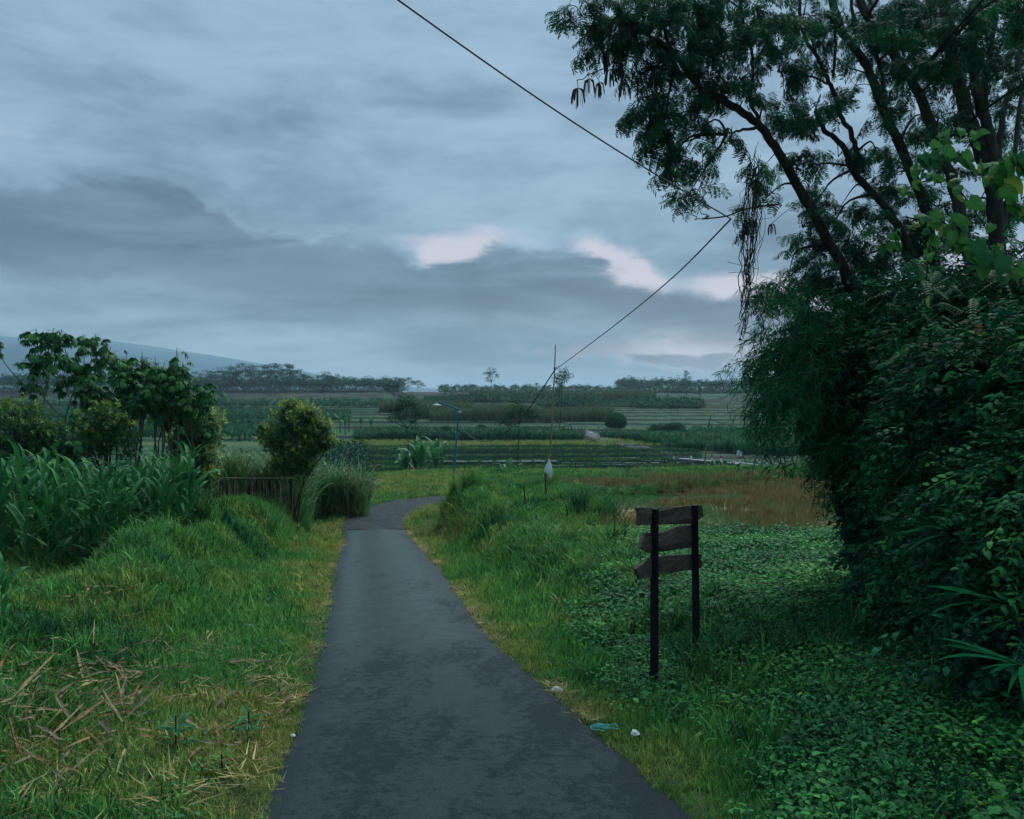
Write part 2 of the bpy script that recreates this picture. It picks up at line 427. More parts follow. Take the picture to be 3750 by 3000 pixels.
ground = grid_mesh('ground', X, Y, Zg, M['ground'], kind='structure', label='damp grassy ground either side of the narrow road')
sa = ground.data.attributes.new('straw', 'FLOAT', 'POINT'); sa.data.foreach_set('value', field_straw(X, Y).ravel().astype(np.float32))

# terraced hillside across the valley
m, t, b, o = new_mat('terraces'); pos = geopos(t)
ca = t.nodes.new('ShaderNodeAttribute'); ca.attribute_name = 'crop'
n1 = noise(pos, .35, 8, .7); n2 = noise(pos, 1.6, 6, .7)
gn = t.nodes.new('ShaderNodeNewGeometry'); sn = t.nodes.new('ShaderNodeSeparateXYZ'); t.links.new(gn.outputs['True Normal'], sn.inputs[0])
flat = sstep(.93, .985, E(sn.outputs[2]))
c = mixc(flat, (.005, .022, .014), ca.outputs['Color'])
hs = t.nodes.new('ShaderNodeHueSaturation'); t.links.new(c, hs.inputs['Color']); t.links.new((n1 * .9 + n2 * .8 + .15).k, hs.inputs['Value'])
t.links.new(hs.outputs[0], b.inputs['Base Color']); b.inputs['Roughness'].default_value = .9; b.inputs['Specular IOR Level'].default_value = .15
bump(t, b, n2, .9, .4); M['terr'] = m
fy = np.concatenate([60 * np.exp(np.arange(0, 760) * .00305), [640, 700, 800]]); ft = np.concatenate([np.linspace(-1.25, -.7, 30, endpoint=False), np.linspace(-.7, .7, 330, endpoint=False), np.linspace(.7, 1.25, 30)])
T, Y = np.meshgrid(ft, fy); X = T * Y; Zf = H(X, Y)
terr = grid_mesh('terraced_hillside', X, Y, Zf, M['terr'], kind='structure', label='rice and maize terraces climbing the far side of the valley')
def crop_col(x, y):
    n = vnoise(x, y, 30, 11); z = far_c(x, y)
    k = np.floor(z / .48 + np.where(x > 12, .5, 0)); r = np.abs(np.sin(k * 12.9898 + np.floor((x + 400) / 70) * 4.1)) 
    c = np.zeros(x.shape + (3,))
    g1 = np.array([.020, .078, .034]); g2 = np.array([.010, .045, .024]); g3 = np.array([.032, .070, .032])
    c[:] = g1
    c = np.where((r > .6)[..., None], g2, c); c = np.where((r > .86)[..., None], g3, c)
    pad = (y < 112) & (x > -.22 * y); c = np.where(pad[..., None], np.array([.014, .036, .022]), c); k2 = (z + .25 * vnoise(x, y, 35, 5)) / .12; c = np.where((pad & ((k2 - np.floor(k2)) < .25))[..., None], np.array([.035, .085, .036]), c)
    gr = (y >= 112) & (y < 127) & (x < 30); c = np.where(gr[..., None], np.array([.065, .105, .042]), c)
    rt = (x > 30) & (y < 140); c = np.where(rt[..., None], np.array([.030, .080, .032]), c)
    tt = (x > 12) & (y > 140); c = np.where(tt[..., None], np.array([.075, .155, .085]) , c)
    kk = (z + .25 * vnoise(x, y, 35, 5)) / .48 + np.where(x > 12 + 8 * vnoise(y, x * 0, 40, 8), .5, 0); lip = (kk - np.floor(kk)) < .10
    c = np.where((tt & ~lip)[..., None], np.array([.012, .062, .032]), c)
    c = np.where(((y > 128) & ~tt & lip)[..., None], np.array([.06, .115, .05]), c)
    soil = (y > 395) & (x < -20) & (vnoise(x, y, 50, 2) > -.3); c = np.where(soil[..., None], np.array([.045, .05, .035]), c)
    return c.reshape(-1, 3)
col_attr(terr, 'crop', crop_col(X, Y))

# land beyond, out to the horizon
m = simplemat('far_land', (.03, .06, .035), (.05, .08, .04), .02, .95, 0, .1); M['farland'] = m
X, Y = np.meshgrid(np.linspace(-9000, 9000, 60), np.linspace(780, 9500, 50))
grid_mesh('far_plain', X, Y, 4.5 - .0 * X - np.clip((Y - 780) * .012, 0, 30), M['farland'], kind='structure', label='dim flat land running to the horizon')
# volcano flank low on the left, its top lost in cloud; distance haze put into its pale blue
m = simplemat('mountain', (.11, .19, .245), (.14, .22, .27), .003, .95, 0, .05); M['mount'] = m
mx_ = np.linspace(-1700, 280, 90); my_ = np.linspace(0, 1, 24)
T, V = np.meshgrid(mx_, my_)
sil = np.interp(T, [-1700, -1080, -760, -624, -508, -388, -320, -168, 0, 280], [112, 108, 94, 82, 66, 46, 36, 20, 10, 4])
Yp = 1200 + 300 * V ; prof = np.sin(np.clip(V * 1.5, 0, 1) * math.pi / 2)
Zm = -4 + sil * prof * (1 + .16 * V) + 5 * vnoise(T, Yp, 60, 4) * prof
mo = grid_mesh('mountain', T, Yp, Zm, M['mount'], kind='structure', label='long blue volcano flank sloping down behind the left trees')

# ---------------------------------------------------------------- road
m, t, b, o = new_mat('asphalt'); pos = geopos(t)
sp = t.nodes.new('ShaderNodeSeparateXYZ'); t.links.new(pos, sp.inputs[0]); px_, py_ = E(sp.outputs[0]), E(sp.outputs[1])
fine = noise(pos, 70, 4, .7); mid = noise(pos, 5, 6, .65); big = noise(comb(px_ * 1.2, py_ * .45, 0.0), 1.1, 4, .6)
ua = t.nodes.new('ShaderNodeAttribute'); ua.attribute_name = 'across'; u = E(ua.outputs['Fac'])
track_sheen = E.m('MAXIMUM', gauss(u, u * 0, .18, 0, .10, 1), gauss(u, u * 0, .70, 0, .20, 1))
spots = sstep(.48, .60, noise(pos, 14, 9, .85) + (big - .5) * .9 + (u - .6) * .10 - (py_ - 6) * .012)
spots2 = sstep(.60, .66, noise(comb(px_ * 11, py_ * 14, 1.0), 1.0, 5, .6))
c = mixc(sstep(.3, .7, fine), (.013, .027, .028), (.027, .048, .050))
c = mixc(track_sheen * .55 * sstep(4, 12, py_), c, (.048, .082, .090))  # wheel tracks paler with distance, grazing sky sheen put into their colour
c = mixc(sstep(.40, .7, mid) * .4, c, (.014, .031, .034))
streaks = noise(comb(px_ * 5.0 + (mid - .5) * .4, py_ * .35, 2.0), 1.0, 4, .6); c = mixc(sstep(.5, .75, streaks) * .35, c, (.010, .026, .030)); c = mixc(spots * .50, c, (.008, .014, .018))
c = mixc(spots2 * .45, c, (.010, .015, .016))
c = mixc(sstep(.60, .70, noise(pos, 90, 3, .6)) * .45, c, (.12, .12, .11))
pud_sheen = gauss(px_ + (mid - .5) * .5, py_ + (fine - .5) * .4, .02, 8.0, .10, .16); c = mixc(sstep(.3, .8, pud_sheen) * .7, c, (.10, .14, .16)); edge = sstep(.36, .5, E.m('ABSOLUTE', u - .5)); c = mixc(edge * .7, c, (.018, .025, .028))  # puddle's pale sky reflection is put into the colour
setc(t, b, c); t.links.new((.58 + mid * .2 + spots * .15).k, b.inputs['Roughness']); b.inputs['Specular IOR Level'].default_value = .12
bump(t, b, fine + mid * .8 - spots * .35 - spots2 * .3, .55, .012); M['asph'] = m
def road_strip(name, y0, y1, n, mat, lift, rag=.05, **kw):
    ys = np.linspace(y0, y1, n); us = np.linspace(0, 1, 17)
    A = xl(ys); B = xr(ys)
    A = A + rag * vnoise(ys, ys * 0, .35, 1) + rag * .8 * vnoise(ys, ys * 0, .12, 2); B = B + rag * vnoise(ys, ys * 0, .33, 3) + rag * .8 * vnoise(ys, ys * 0, .11, 4)
    X = A[:, None] + (B - A)[:, None] * us[None]; Y = np.repeat(ys[:, None], 17, 1)
    Z = zroad(Y) + lift + .03 * (1 - (2 * us[None] - 1) ** 2) - .03 * (np.abs(2 * us[None] - 1) > .99)
    o = grid_mesh(name, X, Y, Z, mat, **kw)
    a = o.data.attributes.new('across', 'FLOAT', 'POINT'); a.data.foreach_set('value', np.repeat(us[None], n, 0).ravel().astype(np.float32)); return o
road_strip('road', -13, 27.4, 560, M['asph'], .012, kind='structure', label='narrow smooth asphalt lane running downhill')
# older broken surface round the bend
m, t, b, o = new_mat('old_asphalt'); pos = geopos(t)
n1 = noise(pos, 3.5, 8, .7); n2 = noise(pos, 22, 5, .7); vo = t.nodes.new('ShaderNodeTexVoronoi'); vo.feature = 'DISTANCE_TO_EDGE'; vo.inputs['Scale'].default_value = 1.6
wn = t.nodes.new('ShaderNodeVectorMath'); wn.operation = 'ADD'; nn = t.nodes.new('ShaderNodeTexNoise'); nn.inputs['Scale'].default_value = 2; t.links.new(pos, nn.inputs[0])
t.links.new(pos, wn.inputs[0]); t.links.new(nn.outputs[1], wn.inputs[1]); t.links.new(wn.outputs[0], vo.inputs[0])
crack = sstep(.05, .0, E(vo.outputs[0]))
c = mixc(sstep(.35, .65, n1), (.005, .017, .017), (.013, .031, .031)); c = mixc(sstep(.45, .7, n2) * .6, c, (.02, .024, .028)); c = mixc(crack * .7, c, (.012, .014, .016))
setc(t, b, c); b.inputs['Roughness'].default_value = .7; b.inputs['Specular IOR Level'].default_value = .2; bump(t, b, n1 * 2 + n2 - crack, 1.0, .05); M['oldasph'] = m
cl = [(-4.62, 27.3), (-4.9, 28.8), (-5.15, 30.8), (-5.2, 33.0), (-5.0, 35.0), (-4.3, 36.8), (-2.8, 38.0), (0.5, 38.8), (5, 39.5), (10, 40.3), (17, 41)]
hw = [1.04, 1.04, 1.05, 1.08, 1.12, 1.15, 1.15, 1.15, 1.3, 1.3, 1.3]
cl2 = []; hw2 = []
for i in range(len(cl) - 1):
    for k in range(12):
        f = k / 12; cl2.append(Vector((cl[i][0] * (1 - f) + cl[i + 1][0] * f, cl[i][1] * (1 - f) + cl[i + 1][1] * f))); hw2.append(hw[i] * (1 - f) + hw[i + 1] * f)
for _ in range(8): cl2 = [cl2[0]] + [(cl2[i - 1] + cl2[i] * 2 + cl2[i + 1]) / 4 for i in range(1, len(cl2) - 1)] + [cl2[-1]]
rows = []
for i, p in enumerate(cl2):
    tg = (cl2[min(i + 1, len(cl2) - 1)] - cl2[max(i - 1, 0)]).normalized(); nr = Vector((-tg.y, tg.x)); 
    rows.append([(p + nr * ((1 - 2 * k / 8) * (hw2[i] + .14 * float(vnoise(np.array([i * .5]), np.array([k > 4]) * 9., 1., 2))))).to_tuple() for k in range(9)])
A = np.array(rows)
Zr = np.maximum(zroad(A[..., 1]) + .006, -10) + .02 * vnoise(A[..., 0], A[..., 1], .6, 3); 
Hn = H(A[..., 0], A[..., 1]); Zr = Hn + .045 - .035 * (np.abs(np.arange(9)[None] - 4) == 4)
grid_mesh('old_road', A[..., 0], A[..., 1], Zr, M['oldasph'], kind='structure', label='cracked older road surface curving right behind the bank')
# lane across the valley and over the bridge
m = simplemat('gravel_lane', (.035, .042, .045), (.07, .075, .078), .8, .85, .3, .2); M['lane'] = m
def ribbon(name, pix, w, mat, lift=.06, **kw):
    pts = [G(*p, dmin=56) for p in pix]; out = []
    for i in range(len(pts) - 1):
        for k in range(8): out.append(pts[i].lerp(pts[i + 1], k / 8))
    rows = []
    for i, p in enumerate(out):
        tg = (out[min(i + 1, len(out) - 1)] - out[max(i - 1, 0)]); tg.z = 0; tg.normalize(); nr = Vector((-tg.y, tg.x, 0))
        rows.append([(p + nr * (w / 2) * s) for s in (1, .33, -.33, -1)])
    A = np.array([[tuple(q) for q in r] for r in rows]); z = H(A[..., 0], A[..., 1]).max(1, keepdims=True)
    z = np.convolve(np.pad(z[:, 0], 6, 'edge'), np.ones(13) / 13, 'valid')[:, None]
    A[..., 2] = np.maximum(z, H(A[..., 0], A[..., 1])) + lift
    return grid_mesh(name, A[..., 0], A[..., 1], A[..., 2], mat, **kw)
ribbon('valley_lane', [(570, 428.5), (580, 430.5), (598, 437), (613, 442), (640, 448.5), (662, 453)], 3.0, M['lane'], kind='structure', label='grey lane dropping through the terraces to the bridge')
ribbon('upper_lane', [(367, 407.5), (380, 405), (393, 402.5)], 6, M['lane'], kind='structure', label='short bit of lane high on the left hillside')
# ---------------------------------------------------------------- haze in the valley air
hb = MB(); hb.box((0, 4300, 22), (18600, 11000, 226)); 
m = bpy.data.materials.new('haze'); m.use_nodes = True; m.node_tree.nodes.clear()
pv = m.node_tree.nodes.new('ShaderNodeVolumePrincipled'); oo = m.node_tree.nodes.new('ShaderNodeOutputMaterial')
pv.inputs['Color'].default_value = (.62, .86, 1, 1); pv.inputs['Density'].default_value = HAZE; pv.inputs['Anisotropy'].default_value = .2
m.node_tree.links.new(pv.outputs[0], oo.inputs['Volume'])
hb.build('haze', m, kind='stuff', label='thin blue morning haze filling the valley')

# ================================================================== PLANT PIECES
GR = leafmat('grass_blade', (.012, .092, .034), (.075, .225, .050), (.235, .27, .070), .6, .16, .3, 1.0)
DK = leafmat('creeper_leaf', (.005, .058, .032), (.022, .150, .056), (.10, .30, .06), .6, .12, .28, 1.0)
GC = leafmat('herb_leaf', (.008, .080, .034), (.024, .155, .042), (.10, .32, .055), .6, .14, .3, 1.0)
CANE = leafmat('cane_leaf', (.03, .12, .045), (.09, .21, .075), (.24, .25, .12), .5, .35, .25, .5)
PAD = leafmat('paddy_leaf', (.010, .055, .028), (.020, .085, .036), (.06, .16, .05), .6, .2, .2, .6)
STRAW = leafmat('dry_straw', (.11, .075, .030), (.23, .18, .07), (.40, .34, .15), .7, .25, .1, .6)
FARC = leafmat('far_crop_leaf', (.004, .052, .026), (.018, .120, .046), (.085, .115, .055), .65, .2, .2, .5)
FERN = leafmat('feathery_leaf', (.007, .058, .032), (.016, .10, .042), (.05, .20, .05), .55, .2, .38, .7)
CORN0 = leafmat('maize_leaf', (.010, .085, .045), (.022, .115, .05), (.10, .19, .05), .42, .45, .2, .4)
CASS = leafmat('cassava_leaf', (.010, .070, .030), (.028, .125, .038), (.10, .22, .045), .6, .18, .25, .7)
SHRB = leafmat('shrub_leaf', (.010, .060, .020), (.062, .18, .032), (.33, .40, .06), .45, .35, .2, .5)
BIGL = leafmat('big_vine_leaf', (.025, .12, .045), (.06, .22, .05), (.20, .34, .05), .42, .4, .35, .4)
def tuft(nb, L, w, lean, bend, spread, nseg=3, prof='grass', seed=0, fold=0, jl=.4):
    r = random.Random(seed); b = MB()
    for i in range(nb):
        a = r.uniform(0, 6.28); rr = spread * math.sqrt(r.random())
        q = r.uniform(0, 6.28)
        b.blade((rr * math.cos(q), rr * math.sin(q), -.01), a, L * r.uniform(1 - jl, 1.1), w * r.uniform(.7, 1.2), lean * r.uniform(.2, 1.4), bend * r.uniform(.5, 1.3), nseg, prof, fold, r.uniform(-.5, .5))
    return b
short = [tuft(11, .085, .009, .5, 1.0, .075, 2, seed=i).mesh('short_grass', GR) for i in range(4)]
midg = [tuft(11, .19, .012, .35, 1.4, .09, 3, seed=10 + i).mesh('medium_grass', GR) for i in range(4)]
longg = [tuft(12, .36, .017, .35, 1.7, .10, 4, seed=20 + i).mesh('long_grass', GR) for i in range(4)]
wideg = [tuft(11, .42, .022, .35, 1.9, .08, 5, 'corn', seed=30 + i, fold=.25).mesh('broad_grass', GR) for i in range(3)]
def herb(seed, n, h, ls, mat, heart=False):
    r = random.Random(seed); b = MB()
    for i in range(n):
        a = r.uniform(0, 6.28); rad = .09 * math.sqrt(r.random()); z = r.uniform(.15, 1) * h
        c = Vector((rad * math.cos(a), rad * math.sin(a), z)); a2 = a + r.uniform(-1, 1)
        d = Vector((math.cos(a2), math.sin(a2), r.uniform(-.35, .5))); L = ls * r.uniform(.6, 1.3)
        b.leaf(c, d, Vector((r.uniform(-.4, .4), r.uniform(-.4, .4), 1)), L, L * r.uniform(.5, .7), .2, heart)
        if i % 3 == 0: b.blade((0, 0, 0), a, c.length, .003, math.atan2(rad, z), 0, 1)
    return b
herbs = [herb(40 + i, 17, .12, .038, GC).mesh('small_herb', GC) for i in range(4)]
herbs2 = [herb(50 + i, 10, .15, .062, GC, True).mesh('broad_herb', GC) for i in range(3)]
strawt = [tuft(14, .26, .010, .25, .5, .09, 2, seed=60 + i).mesh('stubble', STRAW) for i in range(3)]
mixst = [tuft(12, .3, .012, .3, .8, .12, 2, seed=65 + i).mesh('stubble_regrowth', CANE) for i in range(3)]
flats = []
for i in range(3):
    b = MB(); r = random.Random(i)
    for k in range(9): b.blade((r.uniform(-.15, .15), r.uniform(-.15, .15), r.uniform(.01, .04)), r.uniform(0, 6.28), r.uniform(.06, .3), r.uniform(.004, .014), 1.5 + r.uniform(-.15, .05), r.uniform(-.1, .25), 3, twist=r.uniform(-1, 1))
    flats.append(b.mesh('fallen_straw', STRAW))

def place(n, x0, x1, y0, y1, dens_fn, k=.66, m=1.2):
    """random ground points, thinned by a 0..1 density function"""
    x = rng.uniform(x0, x1, n); y = rng.uniform(y0, y1, n)
    ok = vis(x, y, m, k); x, y = x[ok], y[ok]
    d = dens_fn(x, y); ok = rng.random(len(x)) < d; x, y = x[ok], y[ok]
    return np.stack([x, y, H(x, y)], -1)
# thicket footprint line: x of its foot as a function of y
def foot(y): return np.interp(y, [0, 2.2, 3.6, 6.0, 8.5, 11, 13.5, 16, 18], [2.2, 2.3, 2.6, 3.2, 3.85, 4.9, 6.1, 8, 10.4])
def offroad(x, y, e=.0):
    r = (x < xl(y) - e) | (x > xr(y) + e)
    cr = np.array([[p.x, p.y] for p in cl2[::4]]); 
    far = np.ones(len(x), bool); s = y > 26.5
    if s.any():
        dd = np.sqrt(((x[s][:, None] - cr[None, :, 0]) ** 2 + (y[s][:, None] - cr[None, :, 1]) ** 2)).min(1); far[s] = dd > 1.17
    return np.where(y > 27.2, far, r)
def edge_d(x, y): return np.maximum(xl(y) - x, x - xr(y))
def tint_ground(x, y):
    t = .42 + .55 * vnoise(x, y, 1.7, 21) + .55 * vnoise(x, y, .45, 22)
    ed = edge_d(x, y)
    t = t + .36 * np.exp(-(ed / .40) ** 2) * (y < 31) + .30 * smooth(13, 24, y) * (ed < 1.4) + .12 * smooth(30, 45, y)
    t = t - .22 * smooth(1.0, 2.5, x) * (y < 16)
    t = t + .12 * (x < xl(y)) * (y < 14)
    return np.clip(t, 0, 1)
near_right_herb = lambda x, y: smooth(.4, 1.3, x - xr(y) + .55 * vnoise(x, y, .8, 31) + .4 * smooth(6, 3, y)) * (y < 17.2) * smooth(.0, .9, x - .2 * (y - 7)) 
def d_short(x, y): return offroad(x, y, -.05 + .06 * vnoise(x * 0, y, .25, 29)) * (1 - .85 * near_right_herb(x, y)) * (x < foot(y) + .4) * (.55 + .45 * np.clip(edge_d(x, y) / .3, 0, 1)) * (.35 + .65 * (vnoise(x, y, .35, 24) + .5 * vnoise(x, y, .14, 25) > -.22))
# short turf
p = place(120000, -8, 5, 1.5, 9, d_short); s = rng.uniform(.7, 1.4, len(p)); s *= np.clip(.45 + edge_d(p[:, 0], p[:, 1]) * 1.3, .45, 1.3)
scatter('short_grass', short, p, zrots(len(p)), s, tint_ground(p[:, 0], p[:, 1]), label='short trampled grass on the verges in the foreground', category='grass')
p = place(120000, -18, 9, 9, 24, lambda x, y: d_short(x, y) * (1 - field_straw(x, y))); s = rng.uniform(1.2, 2.4, len(p)); s *= np.clip(.5 + edge_d(p[:, 0], p[:, 1]) * 1.0, .5, 1.2)
scatter('verge_grass', short, p, zrots(len(p)), s, tint_ground(p[:, 0], p[:, 1]), label='mown grass along both sides of the lane farther down', category='grass')
p = place(110000, -40, 40, 24, 57, lambda x, y: offroad(x, y, 0) * (y < 54.5 + .08 * x) * (1 - .75 * field_straw(x, y)), k=.64); s = rng.uniform(1.3, 2.4, len(p)) * (1 + (p[:, 1] > 38) * .4)
f1 = p[:, 1] > 44
tt = tint_ground(p[:, 0], p[:, 1]) + .0 + .2 * vnoise(p[:, 0] * .25, p[:, 1], 1.8, 3)
scatter('field_grass', short, p, zrots(len(p)), s, np.clip(tt, 0, 1), label='yellow green grass of the flat fields past the bend', category='grass')
# longer grass: left mounds and banks, right bank
def d_long(x, y):
    dl = xl(y) - x; dr = x - xr(y)
    a = smooth(1.2, 2.1, dl) * (.15 + .85 * smooth(-.1, .15, vnoise(x, y, .9, 41))) * (.4 + .6 * (vnoise(x, y, .3, 46) > -.1)) * (y < 26)
    b = smooth(.9, 1.5, dr) * smooth(5.5, 8.0, y) * (1 - smooth(2.4, 3.2, dr) * (.8 + .2 * (y > 13))) * (y < 31)
    c = smooth(.3, .6, dr) * smooth(8, 5, y) * .10
    return np.clip(np.maximum(np.maximum(a, b), c), 0, 1) * (x < foot(y) + .2) * (1 - field_straw(x, y))
p = place(40000, -9, 6, 2, 13, d_long); s = rng.uniform(.6, 1.15, len(p))
hx = near_right_herb(p[:, 0], p[:, 1])
scatter('tall_grass', midg, p, zrots(len(p), .3), s, np.clip(tint_ground(p[:, 0], p[:, 1]) - .05, 0, 1), label='lush knee high grass over the mounds beside the lane', category='grass')
p = place(26000, -9, 6, 2.5, 14, lambda x, y: d_long(x, y) * (vnoise(x, y, .8, 43) > -.02)); s = rng.uniform(.5, 1.15, len(p))
scatter('arching_grass', longg, p, zrots(len(p), .3), s, np.clip(tint_ground(p[:, 0], p[:, 1]) - .15, 0, 1), label='longer arching grass on the left mound and right bank', category='grass')
p = place(60000, -18, 9, 13, 31, d_long, k=.6); s = rng.uniform(.9, 1.7, len(p))
scatter('bank_grass', midg, p, zrots(len(p), .3), s, np.clip(tint_ground(p[:, 0], p[:, 1]) - .02, 0, 1), label='dense grass clothing the banks near the bend', category='grass')
p = place(9000, -18, 9, 11, 31, lambda x, y: d_long(x, y) * (vnoise(x, y, 1.4, 44) > .05), k=.6); s = rng.uniform(.8, 1.5, len(p))
scatter('bank_tussocks', longg, p, zrots(len(p), .3), s, np.clip(tint_ground(p[:, 0], p[:, 1]) + .02, 0, 1), label='coarse tussocks scattered over the distant banks', category='grass')
# bright broad-bladed clumps round the signpost
cl_pts = []
for px, py, n, sc in [(640, 590, 16, .9), (600, 560, 14, .9), (625, 640, 9, .8), (672, 625, 9, .9), (690, 600, 8, .9), (700, 560, 10, .8), (560, 590, 6, .7), (540, 560, 5, .7), (655, 670, 3, .6), (590, 610, 8, .8), (720, 590, 6, .8), (640, 560, 10, 1), (690, 700, 4, .5), (585, 525, 12, .9), (615, 545, 10, 1.0)]:
    for _ in range(n * 2):
        g = G(px + random.gauss(0, 14), py + random.gauss(0, 9)); cl_pts.append((*g, sc * random.uniform(.7, 1.2)))
A = np.array(cl_pts); 
scatter('broad_grass', wideg, A[:, :3], zrots(len(A), .25), A[:, 3] * (.55 + A[:, 1] * .038), np.clip(.35 + .4 * rng.random(len(A)), 0, 1), label='pale arching broad bladed grass round the signpost', category='grass')
# creeping herbs on the right foreground
p = place(95000, -.5, 6, 1.5, 17.5, lambda x, y: near_right_herb(x, y) * (x < foot(y) + .5) * (y < 9) * (.25 + .75 * (vnoise(x, y, .55, 57) + .4 * vnoise(x, y, .2, 58) > -.12)), m=1)
s = rng.uniform(.45, 1.3, len(p)) * (1 + .7 * vnoise(p[:, 0], p[:, 1], .6, 57))
scatter('creeping_herbs', herbs, p, zrots(len(p), .3), s, np.clip(.45 + .6 * vnoise(p[:, 0], p[:, 1], .7, 51) - .1 * smooth(1.2, 2.5, p[:, 0]), 0, 1), label='dense low leafy weeds carpeting the right foreground', category='ground cover')
p = place(40000, 0, 11, 8.5, 17.3, lambda x, y: near_right_herb(x, y) * (x < foot(y) + .6), m=1)
s = rng.uniform(.9, 1.9, len(p))
scatter('far_herbs', herbs, p, zrots(len(p), .3), s, np.clip(.42 + .7 * vnoise(p[:, 0], p[:, 1], 1.2, 52), 0, 1), label='weeds spreading from the signpost to the stubble field', category='ground cover')
p = place(1500, .3, 3.2, 1.6, 6, lambda x, y: near_right_herb(x, y) * (vnoise(x, y, .9, 53) > -.05) * (x < foot(y)), m=.6)
scatter('broad_herbs', herbs2, p, zrots(len(p), .25), rng.uniform(.45, .95, len(p)), np.clip(.4 + .5 * rng.random(len(p)), 0, 1), label='taller heart leaved weeds among the creeping herbs', category='ground cover')
p = place(5200, -7, -1.2, 1.8, 10, lambda x, y: (edge_d(x, y) > .3) * (vnoise(x, y, .8, 54) > .05) * 1., m=.6)
scatter('left_herbs', herbs, p, zrots(len(p), .25), rng.uniform(.4, .9, len(p)), np.clip(.3 + .5 * rng.random(len(p)), 0, 1), label='small leafy weeds mixed in the left grass', category='ground cover')
# harvested field
p = place(30000, 0, 22, 16, 27, lambda x, y: field_straw(x, y) * .6, k=.6)
scatter('fallen_straw', flats, p, zrots(len(p), .08), rng.uniform(.8, 1.6, len(p)), rng.random(len(p)), label='loose brown straw strewn on the harvested field', category='straw')
standf = lambda x, y: field_straw(x, y) * (smooth(.0, .12, vnoise(x, y * 1.5, 1.6, 61) + .35 * smooth(3.2, 6, x - .0 * y) - .22 + .25 * smooth(23.5, 24.5, y)))
p = place(26000, 0, 22, 16, 28, standf, k=.6)
scatter('standing_stubble', strawt, p, zrots(len(p), .12), rng.uniform(.7, 1.5, len(p)), np.clip(.25 + .5 * rng.random(len(p)), 0, 1), label='brown standing stubble at the right of the harvested field', category='stubble')
p = place(20000, 0, 22, 16, 28, lambda x, y: field_straw(x, y) * (vnoise(x, y, 1.3, 62) > -.1) * smooth(1.5, 4, x), k=.6)
scatter('stubble_regrowth', mixst, p, zrots(len(p), .15), rng.uniform(.5, 1.0, len(p)), np.clip(.15 + .5 * rng.random(len(p)), 0, 1), label='green regrowth coming up between the stubble', category='stubble')
p = place(9000, -3, 26, 26, 47, lambda x, y: (vnoise(x, y, 2, 63) > .12) * (np.abs(y - (36 + .1 * x)) < 9) * offroad(x, y, 0), k=.6)
scatter('thin_stubble', mixst, p, zrots(len(p), .15), rng.uniform(.7, 1.2, len(p)), np.clip(.55 + .4 * rng.random(len(p)), 0, 1), label='thin pale stubble on the middle field', category='stubble')
# grassy bunds between the fields
bp = []
def bund(pix, n, w=.35):
    pts = [G(*q) for q in pix]
    for _ in range(n):
        i = random.randrange(len(pts) - 1); q = pts[i].lerp(pts[i + 1], random.random()) + Vector((random.gauss(0, .3), random.gauss(0, w), 0)); bp.append((q.x, q.y, h1(q.x, q.y)))
bund([(470, 487), (495, 486), (546, 482), (600, 480), (654, 479), (720, 478), (800, 476)], 2600, .3)
bund([(573, 501), (605, 500), (637, 500), (650, 492), (707, 487), (758, 483), (850, 479)], 2600, .35)
bund([(300, 494), (345, 488), (400, 487), (440, 489)], 500)
bund([(600, 474), (700, 473), (850, 473)], 900)
bp = np.array(bp); bp[:, 2] = H(bp[:, 0], bp[:, 1])
scatter('bund_grass', longg, bp, zrots(len(bp), .25), rng.uniform(.45, .85, len(bp)), np.clip(.08 + .35 * rng.random(len(bp)), 0, 1), label='dark rank grass along the ridges between fields', category='grass')
# ================================================================== TREES, THICKET
BARK = simplemat('dark_bark', (.020, .017, .014), (.050, .044, .034), 14, .9, .8, .15, (1, 1, .25))
BARKL = simplemat('grey_bark', (.022, .026, .022), (.065, .066, .054), 9, .9, .8, .15, (1, 1, .3)); M['bark'] = BARK
POD = simplemat('dry_pod', (.020, .014, .010), (.05, .032, .020), 20, .6, .2, .3)
TWIG = simplemat('twig', (.025, .022, .016), (.05, .045, .03), 10, .9, .3, .1)

def spline(pts, n=6):
    """Catmull-Rom through points"""
    pts = [Vector(p) for p in pts]; out = []
    for i in range(len(pts) - 1):
        p0 = pts[max(i - 1, 0)]; p1 = pts[i]; p2 = pts[i + 1]; p3 = pts[min(i + 2, len(pts) - 1)]
        for k in range(n):
            t = k / n
            out.append(.5 * ((2 * p1) + (p2 - p0) * t + (2 * p0 - 5 * p1 + 4 * p2 - p3) * t * t + (3 * p1 - p0 - 3 * p2 + p3) * t ** 3))
    out.append(pts[-1]); return out
# bipinnate leaf: stalk with paired feathers
def feather(seed, npair=7, L=.17):
    b = MB(); r = random.Random(seed)
    b.blade((0, 0, 0), 0, L, .004, 1.5, .35, 4)
    for i in range(npair):
        t = (i + .7) / npair; x = L * t * .95; z = -.10 * L * t * t * 1.5
        for s in (-1, 1):
            l = .078 * (1 - .35 * abs(t - .45)) * r.uniform(.8, 1.1)
            a = s * r.uniform(.95, 1.25); dvec = Vector((math.cos(a), math.sin(a), r.uniform(-.7, -.1))).normalized()
            n = Vector((r.uniform(-.3, .3), r.uniform(-.3, .3), 1)); side = dvec.cross(n).normalized() * .0075
            c = Vector((x, 0, z)); e = c + dvec * l; mid = (c + e) / 2 + Vector((0, 0, .008))
            b.add([c, mid - side, mid + side, e - side * .5 - Vector((0, 0, .01)), e + side * .5 - Vector((0, 0, .01))], [(0, 1, 2), (1, 3, 4, 2)])
    return b
